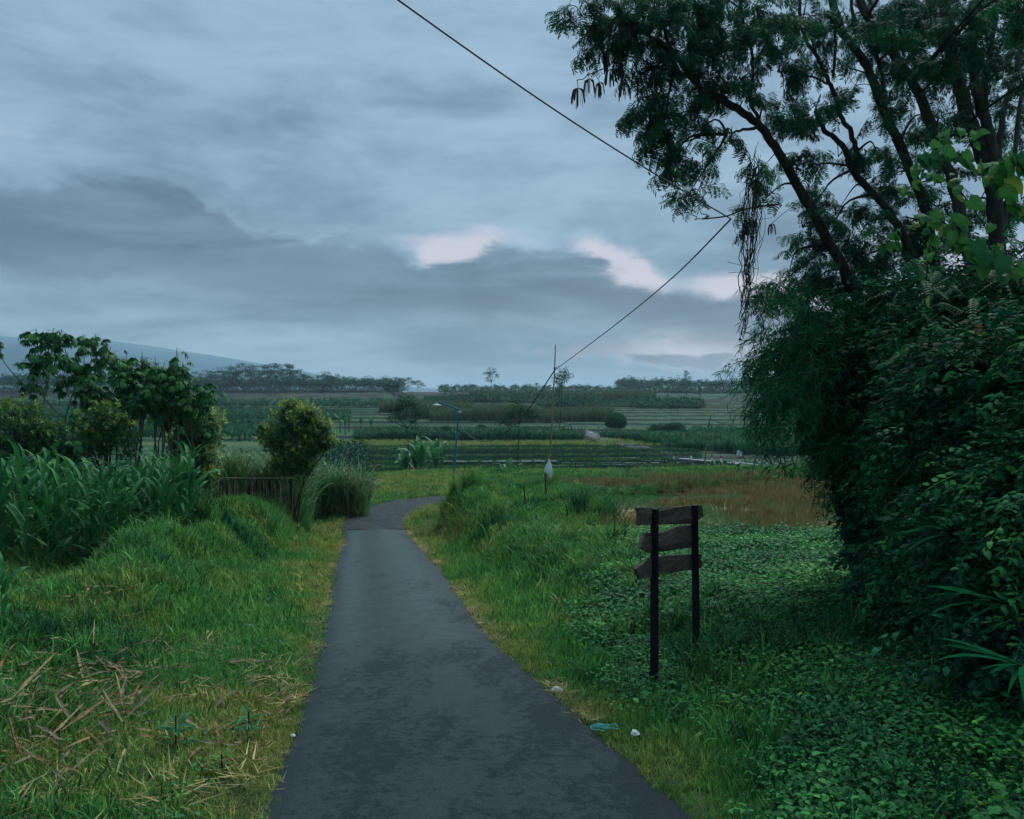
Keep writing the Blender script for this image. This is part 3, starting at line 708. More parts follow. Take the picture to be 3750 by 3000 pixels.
def spray(seed, nl=8):
    """a twig end carrying several drooping feathery leaves"""
    b = MB(); r = random.Random(seed); L = .32
    pts = [(L * k / 4, 0, -.05 * (k / 4) ** 2) for k in range(5)]; b.tube(pts, .003, 3, False)
    for i in range(nl):
        t = (i + .5) / nl; f = feather(seed * 31 + i, 6 + i % 3, r.uniform(.13, .2))
        M3 = Euler((r.uniform(-.5, .5), r.uniform(.1, .9), (1 if i % 2 else -1) * r.uniform(.5, 1.3))).to_matrix(); c = Vector((L * t, 0, -.05 * t * t))
        b.add([c + M3 @ Vector(v) for v in f.v], f.f)
    return b
sprays = [spray(i).mesh('leaf_spray', FERN) for i in range(5)]
def near_limb(limbs, q):
    best = None
    for l in limbs:
        for p in l:
            d = (p - q).length
            if best is None or d < best[0]: best = (d, p)
    return best
def feather_tree(name, limbs_px, clusters, label, group=None, base=None, bark=BARK, pods=(), npc=1.0, ncol=.35):
    """limbs_px: list of (points[(px,py,d)], r0, r1); clusters: (px,py,d,radius,n)"""
    allp = [[P(*q) for q in l[0]] for l in limbs_px]
    b0 = allp[0][0]; gz = h1(b0.x, b0.y) if base is None else base
    root = empty(name, (b0.x, b0.y, gz), 0, label, 'tree', group); off = Vector(root.location)
    limbs = []
    for i, (pl, l) in enumerate(zip(allp, limbs_px)):
        b = MB(); s = spline(pl, 7)
        if i == 0 and pl[0].z > gz + .1: s = [Vector((b0.x + .1, b0.y + .05, gz - .1))] + s
        s = [q + Vector((random.gauss(0, .008), random.gauss(0, .008), random.gauss(0, .008))) for q in s]
        n = len(s); rad = [l[1] + (l[2] - l[1]) * (k / (n - 1)) for k in range(n)]
        rad = [q * random.uniform(.95, 1.06) * .7 for q in rad]
        b.tube([q - off for q in s], rad, 9); b.build('trunk' if i == 0 else 'limb', bark, root, True); limbs.append(s)
    tw = MB(); P_, R_, S_, T_ = [], [], [], []
    for (px, py, d, rad, n) in clusters:
        c = P(px, py, d); dist, q = near_limb(limbs, c)
        mid = (q + c) / 2 + Vector((random.gauss(0, .1), random.gauss(0, .1), .12 + dist * .06))
        path = spline([q, mid, c], 5); tw.tube([v - off for v in path], [max(.005, .018 * (1 - k / 11)) * min(1.4, .5 + dist) for k in range(len(path))], 5, False)
        n = int(n * npc * (.85 if px < 720 else 1.0)); rad *= .97
        for _ in range(n):
            v = Vector((random.gauss(0, 1), random.gauss(0, 1), random.gauss(0, 1))).normalized() * rad * random.random() ** .45
            v.z *= .72; p = c + v; P_.append(p); az_ = math.atan2(v.y, v.x) + random.gauss(0, .8)
            R_.append((random.gauss(0, .5), random.uniform(-.1, 1.0), az_)); S_.append(random.uniform(.65, 1.1)); T_.append(random.uniform(.1, .9) * ncol * 2)
        for _ in range(max(2, n // 12)):
            v = Vector((random.gauss(0, 1), random.gauss(0, 1), random.gauss(0, .7))) * rad * .6
            pp = spline([c, c + v * .5 + Vector((0, 0, .05)), c + v], 3); tw.tube([k - off for k in pp], [.007 * (1 - j / 8) + .002 for j in range(len(pp))], 4, False)
    tw.build('twig', bark, root, True, kind='stuff')
    scatter('crown', sprays, np.array([tuple(p) for p in P_]), R_, S_, np.array(T_), parent=root)
    for (px, py, d, sc) in pods:
        b = MB(); c = P(px, py, d) - off; r = random
        for _ in range(13):
            a = r.uniform(0, 6.28); l = r.uniform(.11, .19) * sc; rr = .045 * sc
            st = c; en = c + Vector((math.cos(a) * rr, math.sin(a) * rr, -.02)); bt = en + Vector((math.cos(a) * rr * .35, math.sin(a) * rr * .35, -l))
            w = Vector((-math.sin(a + 1), math.cos(a + 1), 0)) * .0095 * sc; nn = Vector((math.cos(a + 1), math.sin(a + 1), 0)) * .002
            q = [st, en + nn, en - nn, en + w - Vector((0, 0, .02)), en - w - Vector((0, 0, .02)), bt + w + Vector((0, 0, .03)), bt - w + Vector((0, 0, .03)), bt]
            b.add(q, [(0, 1, 3), (0, 4, 1), (1, 4, 6, 5), (1, 5, 3), (2, 3, 5, 6), (2, 6, 4), (5, 6, 7)])
        dist, q = near_limb(limbs, c + off); b.tube([c, (c + q - off) / 2 + Vector((0, 0, .05)), q - off], .004, 4, False)
        b.build('pod_cluster', POD, root)
    return root, limbs
s = .4750  # display pixels of my notes -> render pixels
def D(l, d=None): return [(x * s, y * s, (q if d is None else d)) for x, y, q in l]
# the leaning tree whose long limb reaches out over the lane
T1 = [(D([(1850, 760, 11.5), (1800, 620, 11.3), (1740, 500, 11), (1690, 410, 10.8), (1645, 330, 10.6), (1600, 265, 10.4), (1545, 225, 10.2), (1500, 200, 10.1)]), .115, .06),
      (D([(1500, 200, 10.1), (1455, 165, 10), (1425, 120, 9.9), (1380, 85, 9.8), (1310, 30, 9.6), (1255, -40, 9.5)]), .055, .02),
      (D([(1600, 265, 10.4), (1560, 275, 10.3), (1530, 280, 10.2)]), .035, .012),
      (D([(1600, 250, 10.4), (1580, 215, 10.4), (1585, 120, 10.4), (1560, 20, 10.4), (1565, -60, 10.4)]), .035, .02),
      (D([(1425, 120, 9.9), (1400, 60, 9.9), (1420, -20, 9.9), (1410, -90, 9.9)]), .03, .015),
      (D([(1455, 165, 10), (1380, 140, 9.8), (1320, 120, 9.7), (1270, 145, 9.6), (1215, 170, 9.5)]), .02, .006)]
c1 = [(1250, 15, 9.6, .30, 12), (1225, 35, 9.6, .2, 5), (1290, 55, 9.7, .30, 12), (1262, 95, 9.7, .20, 8), (1345, 40, 9.8, .38, 22), (1400, 60, 9.8, .4, 24), (1460, 30, 10, .42, 26), (1330, 115, 9.8, .26, 12),
      (1390, 135, 9.8, .34, 18), (1440, 110, 10, .36, 20), (1510, 70, 10.2, .42, 26), (1500, 150, 10.1, .36, 20), (1425, 190, 10, .34, 18), (1365, 205, 9.9, .28, 13), (1345, 250, 9.9, .2, 8), (1400, 250, 9.9, .30, 15), (1450, 240, 10, .30, 14),
      (1390, 300, 9.9, .24, 9), (1440, 300, 10, .22, 9), (1480, 330, 10.1, .2, 6), (1430, 345, 10, .16, 5), (1455, 400, 10, .20, 7), (1405, 355, 9.9, .13, 3), (1540, 300, 10.3, .2, 5), (1560, 170, 10.3, .36, 19), (1590, 60, 10.5, .42, 24), (1530, 10, 10.2, .45, 24),
      (1600, 360, 10.6, .26, 9), (1590, 440, 10.6, .2, 5), (1680, 330, 10.8, .28, 9), (1660, 590, 11, .25, 9), (1625, 610, 11, .22, 8), (1700, 560, 11, .28, 11), (1640, 230, 10.6, .3, 11), (1700, 640, 11, .25, 9), (1735, 590, 11.1, .3, 11), (1720, 440, 11, .25, 7), (1310, 0, 9.7, .35, 16), (1410, -20, 9.9, .5, 20), (1480, -40, 10, .5, 20)]
pods1 = [(1217, 185, 9.5, 1.25), (1240, 165, 9.5, 1.1), (1262, 172, 9.5, 1), (1285, 145, 9.6, 1.1), (1300, 130, 9.6, 1.2), (1315, 175, 9.6, 1.1), (1270, 110, 9.6, 1.2), (1300, 40, 9.6, 1.6), (1325, 55, 9.6, 1.6), (1320, 75, 9.6, 1.3), (1340, 150, 9.7, 1), (1362, 230, 9.8, 1.1), (1250, 50, 9.5, 1), (1380, 150, 9.7, 1.3), (1625, 470, 10.6, .8)]
def dd(l): return [(a * s, b * s, *r) for a, b, *r in l]
NPC = 1
feather_tree('leaning_tree', T1, dd(c1), 'leaning tree whose long pod hung limb reaches furthest over the lane', pods=dd(pods1))
T2 = [(D([(1960, 720, 12), (1930, 560, 11.8), (1870, 445, 11.6), (1800, 365, 11.4), (1775, 310, 11.3), (1735, 270, 11.2), (1715, 235, 11.1)]), .10, .035),
      (D([(1800, 365, 11.4), (1800, 300, 11.4), (1770, 240, 11.4), (1750, 180, 11.3), (1720, 120, 11.3), (1690, 60, 11.3), (1680, -60, 11.3)]), .055, .03),
      (D([(1750, 180, 11.3), (1700, 160, 11.2), (1640, 150, 11.1)]), .025, .01), (D([(1755, 160, 11.3), (1760, 60, 11.4), (1755, -50, 11.4)]), .03, .02)]
c2_ = [(1690, 30, 11.2, .45, 22), (1640, 60, 11, .4, 20), (1620, 140, 10.9, .34, 14), (1650, 200, 11, .25, 8), (1720, 110, 11.3, .42, 17), (1790, 60, 11.6, .5, 22), (1765, 330, 11.6, .3, 9), (1700, 400, 11.4, .28, 8), (1760, 450, 11.6, .36, 14), (1740, 520, 11.5, .34, 14), (1800, 520, 11.7, .4, 20), (1830, 440, 11.8, .36, 14), (1680, 260, 11.1, .25, 7), (1850, 330, 11.9, .32, 10),
       (1690, 480, 11.2, .22, 6), (1820, 590, 11.7, .4, 20), (1870, 540, 11.8, .4, 20), (1770, 600, 11.6, .3, 14), (1725, 215, 11, .18, 6)]
feather_tree('slender_tree', T2, dd(c2_), 'slender dark tree forking just right of the leaning limb')
T3 = [(D([(2010, 760, 12.5), (1975, 600, 12.3), (1950, 450, 12.2), (1905, 330, 12), (1860, 230, 11.9), (1820, 130, 11.8), (1770, 60, 11.8), (1740, -50, 11.8)]), .125, .07),
      (D([(1860, 230, 11.9), (1850, 130, 12), (1800, 40, 12), (1790, -50, 12)]), .05, .03)]
c3_ = [(1880, 100, 12.3, .55, 26), (1840, 30, 12.2, .55, 26), (1930, 30, 12.5, .55, 26), (1900, 200, 12.4, .4, 16), (1950, 130, 12.6, .5, 22), (1880, 300, 12.3, .32, 10), (1960, 250, 12.6, .45, 18), (1920, 400, 12.5, .4, 16), (1890, 480, 12.3, .45, 22), (1970, 520, 12.5, .5, 26), (1850, 400, 12.1, .3, 9), (1980, 360, 12.6, .4, 16), (1800, 180, 11.9, .36, 12), (1840, 250, 12, .25, 6), (1940, -20, 12.4, .6, 24)]
feather_tree('thick_tree', T3, dd(c3_), 'thick dark trunk slanting up left in front of the pale trunks')
T4 = [(D([(2110, 800, 11.6), (2100, 600, 11.5), (2095, 430, 11.4), (2070, 330, 11.3), (2040, 250, 11.2), (2015, 160, 11.1), (1995, 60, 11), (1985, -60, 11)]), .17, .10),
      (D([(2060, 620, 11.3), (2030, 500, 11.2), (2010, 400, 11.1), (1990, 340, 11), (1935, 200, 11), (1880, 110, 11), (1820, 20, 11), (1790, -50, 11)]), .12, .075),
      (D([(2095, 430, 11.4), (2085, 300, 11.2), (2055, 180, 11.1), (2050, 60, 11), (2060, -60, 11)]), .12, .07),
      (D([(2085, 300, 11.2), (2075, 220, 11.1), (2085, 110, 11), (2105, -40, 11)]), .05, .04), (D([(2100, 420, 11.4), (2110, 250, 11.6), (2140, 150, 11.8), (2160, 40, 12)]), .06, .05), (D([(2105, 520, 11.4), (2128, 380, 11.6), (2150, 200, 11.9)]), .06, .04)]
c4_ = [(2000, 90, 12.2, .5, 18), (2080, 40, 12.4, .6, 24), (2140, 80, 12.4, .6, 26), (2130, 180, 12.3, .5, 20), (2140, 300, 12.2, .45, 18), (2060, 130, 12.6, .5, 16), (2150, 420, 12, .5, 20), (2020, -30, 12, .6, 24), (2110, 230, 12.8, .6, 20), (2150, 540, 11.8, .5, 20), (1990, 460, 12.4, .45, 18), (2050, 450, 12.8, .6, 24), (1960, 60, 10.3, .4, 14), (2030, 120, 10.3, .4, 16), (2090, 30, 10.2, .45, 18), (1900, 40, 10.3, .4, 14), (2120, 150, 10.3, .35, 12), (1935, 140, 10.3, .3, 9), (2200, -250, 8.5, 1.0, 34), (2300, -100, 8.2, .9, 30), (2150, -600, 7.5, 1.0, 36), (2350, -500, 7, 1.0, 36), (2500, -300, 6.5, .9, 30), (2450, 100, 7, .8, 26), (2010, 20, 10.4, .35, 12), (1990, 260, 10.4, .25, 7)]  # clusters beyond the frame continue the crown, added to shade the right foreground
feather_tree('pale_barked_tree', T4, dd(c4_), 'tall tree with several fat pale mottled trunks at upper right', bark=BARKL)

# ---------------------------------------------------------------- vine covered thicket
def lump(x, y, z): return .35 * vnoise(x * 1. + z * .7, y + z * .9, 1.1, 71) + .18 * vnoise(x + z * 1.3, y - z * .8, .45, 72)
# blobs: centre px, py, d, radii (x,y,z)
blobs = [(828, 372, 10.6, .85, 1.3, .62), (868, 340, 11.3, .9, 1.2, .65), (905, 400, 10.8, 1.15, 1.4, 1.05), (945, 340, 10.6, 1.3, 1.4, 1.0), (1005, 360, 9.2, 1.4, 1.6, 1.3), (872, 428, 10.0, .62, 1.1, .42),
         (930, 470, 9.4, .85, 1.3, .9), (945, 545, 9.0, .85, 1.3, 1.0), (1000, 480, 8.0, 1.15, 1.4, 1.2), (1040, 590, 7.0, 1.2, 1.3, 1.15), (985, 630, 7.4, .72, 1.0, .62), (1075, 450, 7.2, 1.5, 1.6, 1.4), (1110, 680, 5.6, 1.2, 1.2, 1.0), (1140, 560, 5.8, 1.4, 1.2, 1.3), (925, 510, 10.6, .85, 1.2, 1.0), (925, 580, 9.6, .55, .9, .55)]
core = MB(); root = None
tx = empty('vine_thicket', (4.6, 9, h1(4.6, 9)), 0, 'big dark thicket smothered in small leaved vines filling the right side', 'thicket')
to = Vector(tx.location); LP, LR, LS, LT, LI = [], [], [], [], []
import bmesh
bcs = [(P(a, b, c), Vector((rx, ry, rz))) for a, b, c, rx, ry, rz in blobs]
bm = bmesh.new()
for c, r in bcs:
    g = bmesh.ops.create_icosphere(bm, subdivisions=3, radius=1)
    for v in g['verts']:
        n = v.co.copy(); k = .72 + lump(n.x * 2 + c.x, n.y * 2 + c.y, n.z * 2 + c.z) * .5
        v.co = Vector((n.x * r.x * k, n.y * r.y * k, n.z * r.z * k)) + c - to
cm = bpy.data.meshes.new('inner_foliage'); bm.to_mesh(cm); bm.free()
INN = simplemat('shaded_stems', (.006, .016, .008), (.014, .03, .014), 12, .95, .6, .05); cm.materials.append(INN)  # dark core blob; shade between the leaves is put into its colour
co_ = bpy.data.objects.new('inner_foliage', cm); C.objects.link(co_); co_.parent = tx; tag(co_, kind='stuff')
cs = np.array([tuple(c) for c, r in bcs]); rs = np.array([tuple(r) for c, r in bcs])
for bi, (c, r) in enumerate(bcs):
    area = 4 * math.pi * ((r.x * r.y) ** 1.6 / 3 + (r.x * r.z) ** 1.6 / 3 + (r.y * r.z) ** 1.6 / 3) ** (1 / 1.6)
    n = int(area * 240); v = rng.normal(0, 1, (n, 3)); v /= np.linalg.norm(v, axis=1)[:, None]
    k = .80 + .5 * lump(v[:, 0] * 2 + c.x, v[:, 1] * 2 + c.y, v[:, 2] * 2 + c.z) + rng.normal(0, .06, n) + np.abs(rng.normal(0, 1, n)) ** 2 * .045
    p = np.array(tuple(c)) + v * np.array(tuple(r)) * k[:, None]
    ins = np.zeros(n, bool)
    for j in range(len(bcs)):
        if j != bi: ins |= (((p - cs[j]) / rs[j]) ** 2).sum(1) < .50
    face = (v * (p - np.array([0, 0, 1.7]))).sum(1) < 1.5
    ok = ~ins & face & (p[:, 2] > H(p[:, 0], p[:, 1]) - .05); p, v = p[ok], v[ok]
    LP.append(p); nrm = v * (1 / np.array(tuple(r))); 
    yaw = np.arctan2(v[:, 1], v[:, 0]) + rng.normal(0, .5, len(p))
    pitch = np.clip(np.arcsin(np.clip(-v[:, 2], -1, 1)) * .5 + .35 + rng.normal(0, .35, len(p)), -1, 1.4)
    LR.append(np.stack([rng.normal(0, .4, len(p)), pitch, yaw], -1)); LS.append(rng.uniform(.5, 1.5, len(p)) * (1 + .35 * (vnoise(p[:, 0], p[:, 2], .9, 91) > .1)))
    LT.append(np.clip(.28 + .5 * vnoise(p[:, 0] + p[:, 2], p[:, 1] - p[:, 2], .7, 75) + rng.normal(0, .16, len(p)), 0, 1))
def vinelet(seed, n, ls, L=.22, heart=True, mat=None):
    r = random.Random(seed); b = MB()
    b.tube([(0, 0, 0), (L * .5, 0, -.01), (L, 0, -.05)], .002, 3, False)
    for i in range(n):
        t = (i + .5) / n; sd = 1 if i % 2 else -1; a = sd * r.uniform(.5, 1.3); l = ls * r.uniform(.6, 1.25)
        b.leaf((L * t, sd * .012, -.05 * t * t + r.uniform(-.02, .02)), (math.cos(a), math.sin(a), r.uniform(-.5, .15)), (r.uniform(-.3, .3), r.uniform(-.3, .3), 1), l, l * r.uniform(.5, .72), .2, heart)
    return b
vl = [vinelet(80 + i, 8, .048, .2, i % 2 == 0).mesh('vine_shoot', DK) for i in range(5)]
scatter('vine_leaves', vl, np.concatenate(LP), np.concatenate(LR), np.concatenate(LS), np.concatenate(LT), parent=tx)
# scattered leaves rim and interior gaps near silhouettes come from loose shoots
tg = MB(); tj = np.concatenate(LP)
for _ in range(150):
    q = Vector(tj[random.randrange(len(tj))]) - to; dv = Vector((random.gauss(-.5, .5), random.gauss(-.3, .6), random.gauss(.2, .6))); tg.tube(spline([q - dv * .15, q + dv * .15, q + dv * random.uniform(.25, .5) + Vector((0, 0, -.08))], 4), [.0045 - .0004 * k for k in range(9)], 4, False)
tg.build('loose_twigs', TWIG, tx, kind='stuff')
# tips of brighter compound shoots on the face
def pinn(seed, n=9, L=.34, ls=.055, mat=BIGL, w=.55):
    r = random.Random(seed); b = MB(); pts = [(L * k / 5, 0, -.22 * L * (k / 5) ** 2) for k in range(6)]; b.tube(pts, .003, 4, False)
    for i in range(n):
        t = (i + .6) / n
        for sd in (-1, 1):
            l = ls * (1 - .4 * t) * r.uniform(.85, 1.15)
            b.leaf((L * t, 0, -.22 * L * t * t), (math.cos(1.15) * 1, sd * math.sin(1.15), -.25), (0, 0, 1), l, l * w, .15)
    return b
pin = [pinn(90 + i).mesh('compound_leaf', BIGL) for i in range(3)]
def view_pts(lst, jitter=.1):
    out = []
    for px, py, d, n in lst:
        for _ in range(n):
            c = P(px + random.gauss(0, 9), py + random.gauss(0, 8), d + random.gauss(0, .08)); out.append(tuple(c))
    return np.array(out)
vp = view_pts(dd([(1940, 560, 8.6, 6), (1980, 660, 8.2, 9), (2040, 720, 7.8, 7), (1930, 740, 8.4, 6), (2000, 600, 8.2, 7), (2080, 640, 7.6, 6), (2110, 560, 7.6, 6), (1900, 700, 8.8, 5), (2070, 800, 7.2, 5), (1980, 850, 7.8, 4), (2130, 720, 7, 5), (1870, 620, 9.2, 4), (1900, 820, 8.4, 4), (1840, 720, 9.6, 4), (1990, 950, 7.2, 4), (2090, 930, 6.6, 5), (1900, 1000, 8.0, 3), (1860, 1150, 8.2, 3), (2100, 1080, 6.2, 4), (1950, 1250, 7.0, 3), (2060, 1380, 5.8, 3)]))
n = len(vp); rr_ = np.stack([rng.normal(0, .4, n), rng.uniform(0, .7, n), rng.uniform(2.6, 5.2, n)], -1)
scatter('compound_leaves', pin, vp, rr_, rng.uniform(.6, 1.1, n), np.clip(rng.normal(.12, .15, n), 0, 1), parent=tx)

# bright green broad-leaved vine at upper right: its leaves are pieces one can pick apart
bv = empty('broad_leaf_vine', P(2156 * s, 560 * s, 6.5), 0, 'bright green broad leaved vine hanging in front of the pale trunks', 'vine'); bo = Vector(bv.location)
BG = []
for nm, cc in (('bright_leaf', (.07, .24, .05)), ('mid_leaf', (.03, .15, .05)), ('yellow_leaf', (.22, .30, .04)), ('ochre_leaf', (.35, .22, .05))):
    m, t, b_, o_ = new_mat(nm); nn_ = noise(objcoord(t), 3, 4); setc(t, b_, mixc(nn_, tuple(q * .7 for q in cc), tuple(q * 1.2 for q in cc))); b_.inputs['Roughness'].default_value = .55; b_.inputs['Specular IOR Level'].default_value = .15
    tr = t.nodes.new('ShaderNodeBsdfTranslucent'); tr.inputs[0].default_value = (*cc, 1); mxs = t.nodes.new('ShaderNodeMixShader'); mxs.inputs[0].default_value = .3
    t.links.new(b_.outputs[0], mxs.inputs[1]); t.links.new(tr.outputs[0], mxs.inputs[2]); t.links.new(mxs.outputs[0], o_.inputs[0]); BG.append(m)
def bigleaf_mesh(mat, w):
    b = MB(); b.leaf((0, 0, 0), (1, 0, -.1), (0, 0, 1), 1, w, .2, True); return b.mesh('leaf', mat)
LM = [bigleaf_mesh(BG[0], .8), bigleaf_mesh(BG[1], .75), bigleaf_mesh(BG[2], .75), bigleaf_mesh(BG[0], .6), bigleaf_mesh(BG[3], .8)]
stems = [[(2180, 575, 6.2), (2100, 545, 6.4), (2040, 510, 6.6), (1990, 470, 6.8), (1955, 450, 6.9)], [(2170, 480, 6.2), (2120, 400, 6.5), (2080, 350, 6.7), (2000, 320, 6.9), (1935, 330, 7)], [(2170, 360, 6.3), (2140, 330, 6.4), (2100, 350, 6.5)],
         [(2150, 600, 6.6), (2020, 400, 7), (1960, 380, 7.2), (1900, 400, 7.3)], [(2000, 430, 7), (1930, 460, 7.2), (1880, 500, 7.4), (1860, 520, 7.4)], [(2080, 300, 6.9), (2030, 285, 7), (1975, 290, 7.1)], [(1980, 420, 7), (1960, 500, 7.1), (1950, 590, 7.2)]]
for st in stems:
    pts = spline([P(x * s, y * s, d) - bo for x, y, d in st], 5); b = MB(); b.tube(pts, .006, 5, False); b.build('stem', TWIG, bv)
    big = st[0][0] > 2140 and st is not stems[3]
    for i, q in enumerate(pts[2:]):
        for sd in (0, 1):
            l = random.uniform(.10, .19) if big else random.uniform(.06, .12)
            o = bpy.data.objects.new('leaf', random.choice([LM[0], LM[1], LM[0], LM[3], LM[3], LM[1], LM[0]] if random.random() < .93 else [LM[2]])); C.objects.link(o); o.parent = bv
            o.location = q + Vector((random.gauss(0, .03), random.gauss(0, .05), random.gauss(0, .03))); o.scale = (l, l, l)
            o.rotation_euler = (random.gauss(.9, .35) * (1 if sd else -.4), random.uniform(.2, 1.1), random.uniform(-2.6, -.4))
for (x, y, l, mi) in [(2112, 395, .16, 0), (2125, 375, .17, 2), (2068, 540, .17, 1), (2040, 420, .15, 0), (2095, 525, .15, 1), (1953, 628, .09, 2), (2055, 685, .13, 4), (2030, 320, .1, 0), (1992, 310, .1, 0), (1960, 300, .09, 0), (2140, 350, .1, 2), (2060, 350, .07, 2)]:
    o = bpy.data.objects.new('leaf', LM[mi]); C.objects.link(o); o.parent = bv; o.location = P(x * s, y * s, 6.4 if mi != 4 else 7.2) - bo; o.scale = (l, l, l); o.rotation_euler = (random.gauss(.3, .3) + 1.0, random.uniform(.5, 1.2), random.uniform(-2.4, -.8))
# bamboo spray hanging off the left end of the thicket
bam = empty('hanging_bamboo', P(1690 * s, 800 * s, 9.6), 0, 'fine bamboo and reed foliage spilling off the left edge of the thicket', 'bamboo'); bmo = Vector(bam.location)
bl = []
for i in range(4):
    b = MB(); r = random.Random(i); L = .4; pts = [(L * k / 5, 0, -.25 * L * (k / 5) ** 2) for k in range(6)]; b.tube(pts, .002, 3, False)
    for k in range(8):
        t = r.uniform(.2, 1); b.blade((L * t, 0, -.25 * L * t * t), r.uniform(-1.2, 1.2), r.uniform(.10, .22), r.uniform(.008, .014), r.uniform(1.3, 2.1), r.uniform(.2, 1.0), 3, 'corn')
    bl.append(b.mesh('bamboo_twig', DK))
bp_, br_, bs_, bt_ = [], [], [], []
culm = MB()
for (pl) in [[(1800, 800), (1720, 740), (1660, 690), (1600, 650)], [(1800, 820), (1700, 760), (1620, 745), (1560, 770)], [(1790, 830), (1680, 800), (1610, 830), (1590, 900)], [(1800, 850), (1720, 840), (1650, 880), (1620, 940)], [(1800, 870), (1740, 880), (1700, 930), (1690, 970)],
             [(1810, 900), (1770, 920), (1750, 960), (1765, 1010)], [(1770, 700), (1700, 650), (1650, 600), (1600, 580)], [(1780, 780), (1700, 700), (1640, 700), (1590, 740)], [(1800, 880), (1780, 900), (1790, 960), (1740, 1020)], [(1790, 690), (1740, 640), (1705, 610), (1690, 575)], [(1800, 840), (1700, 820), (1630, 850), (1600, 860)], [(1810, 760), (1720, 780), (1640, 800), (1585, 810)]]:
    dd_ = random.uniform(9.0, 9.8); pts = spline([P(x * s, y * s, dd_ + random.gauss(0, .1)) for x, y in pl], 7)
    culm.tube([q - bmo for q in pts], [.008 * (1 - k / len(pts)) + .0015 for k in range(len(pts))], 4, False)
    n = len(pts)
    for i, q in enumerate(pts[4:]):
        for _ in range(3 if i > n * .6 else 6):
            g = q + Vector((random.gauss(0, .09), random.gauss(0, .12), random.gauss(0, .08))); bp_.append(tuple(g)); br_.append((random.gauss(0, .6), random.uniform(.1, 1.5), random.uniform(1.8, 4.6))); bs_.append(random.uniform(.5, 1.0)); bt_.append(random.uniform(0, .55))
culm.build('culm', TWIG, bam, kind='stuff')
scatter('leaves', bl, np.array(bp_), br_, bs_, np.array(bt_), parent=bam)
STRAPM = simplemat('strap_leaf', (.005, .05, .022), (.010, .095, .034), 6, 1.0, .1, 0.0)
# fan-shaped blades low on the right
for k, (pxs, L_, lab, nb) in enumerate([((2010 * s, 1120 * s, 5.7), .62, 'upper sheaf of strap shaped leaves low in the dark thicket', 12), ((2120 * s, 1270 * s, 4.5), .50, 'lower sheaf of strap shaped leaves at the right edge', 13), ((2150 * s, 1400 * s, 3.9), .4, 'bottom sheaf of strap shaped leaves in the right corner', 8)]):
    q = P(*pxs); fan = empty('strap_leaf_plant', (q.x, q.y, q.z), 0, lab, 'plant', 'strap leaved plants in the thicket')
    for i in range(nb):
        b = MB(); b.blade((0, 0, 0), math.pi + random.gauss(.15, .6), L_ * random.uniform(.6, 1.05), random.uniform(.025, .04), random.uniform(1.15, 1.7), random.uniform(.2, .9), 6, 'corn', .2, random.uniform(-.8, .8)); b.build('leaf', STRAPM, fan)
    b = MB(); b.tube([(0, 0, 0), (.15, .1, -.2), (.3, .15, -.5)], .012, 5); b.build('stem', TWIG, fan)
# hanging dead vines
for k, (pl, lab) in enumerate([([(1590, 350), (1580, 480), (1575, 620), (1565, 690)], 'tangle of dead vines dangling from the leaning limb'), ([(1490, 350), (1470, 420), (1490, 450)], 'loose dead vine strand near the wire')]):
    b = MB(); r = random.Random(k)
    for j in range(26 if k == 0 else 5):
        sp0 = 16 if k == 0 else 8
        q = [P((x + r.gauss(0, sp0 * (.4 + .5 * (i == 1)))) * s, (y + r.gauss(0, 22)) * s, 10.3 + r.gauss(0, .12)) for i, (x, y) in enumerate(pl[:(4 if r.random() < .25 else 3)])]
        pts = spline(q, 8); pts = [v + Vector((r.gauss(0, .018), r.gauss(0, .02), r.gauss(0, .015))) for v in pts]; o0 = P(pl[0][0] * s, pl[0][1] * s, 10.3)
        b.tube([v - o0 for v in pts], r.choice([.003, .004, .006]), 4, False)
        if j % 3 == 0:
            c = pts[len(pts) // 2] - o0; b.tube([c, c + Vector((r.gauss(0, .2), r.gauss(0, .1), r.gauss(0, .12)))], .003, 4, False)
    if k == 0:
        o0 = P(pl[0][0] * s, pl[0][1] * s, 10.3)
        b.tube([v - o0 for v in spline([P(1478 * s, 461 * s, 10.3), P(1530 * s, 455 * s, 10.3), P(1570 * s, 440 * s, 10.3), P(1640 * s, 430 * s, 10.5)], 5)], .010, 5, False)
    v = b.build('hanging_vine', TWIG); v.location = P(pl[0][0] * s, pl[0][1] * s, 10.3); tag(v, lab, 'vine')
# ================================================================== LEFT SIDE PLANTS
def rnd_in(poly, n, jit=0):
    """random ground points seen inside a pixel polygon"""
    xs = [p[0] for p in poly]; ys = [p[1] for p in poly]; out = []
    while len(out) < n:
        x, y = random.uniform(min(xs), max(xs)), random.uniform(min(ys), max(ys)); c = False
        for i in range(len(poly)):
            a, b = poly[i], poly[i - 1]
            if (a[1] > y) != (b[1] > y) and x < (b[0] - a[0]) * (y - a[1]) / (b[1] - a[1]) + a[0]: c = not c
        if c: out.append((x, y))
    return out
def solidleaf(name, ca, cb, rough=.45, spec=.4, trans=.2):
    m, t, b_, o_ = new_mat(name); oi = t.nodes.new('ShaderNodeObjectInfo'); n_ = noise(objcoord(t), 2.5, 4)
    c = mixc(E(oi.outputs['Random']) * .7 + n_ * .4, ca, cb); setc(t, b_, c); b_.inputs['Roughness'].default_value = rough; b_.inputs['Specular IOR Level'].default_value = spec
    tr = t.nodes.new('ShaderNodeBsdfTranslucent'); t.links.new(c, tr.inputs[0]); mxs = t.nodes.new('ShaderNodeMixShader'); mxs.inputs[0].default_value = trans
    t.links.new(b_.outputs[0], mxs.inputs[1]); t.links.new(tr.outputs[0], mxs.inputs[2]); t.links.new(mxs.outputs[0], o_.inputs[0]); return m
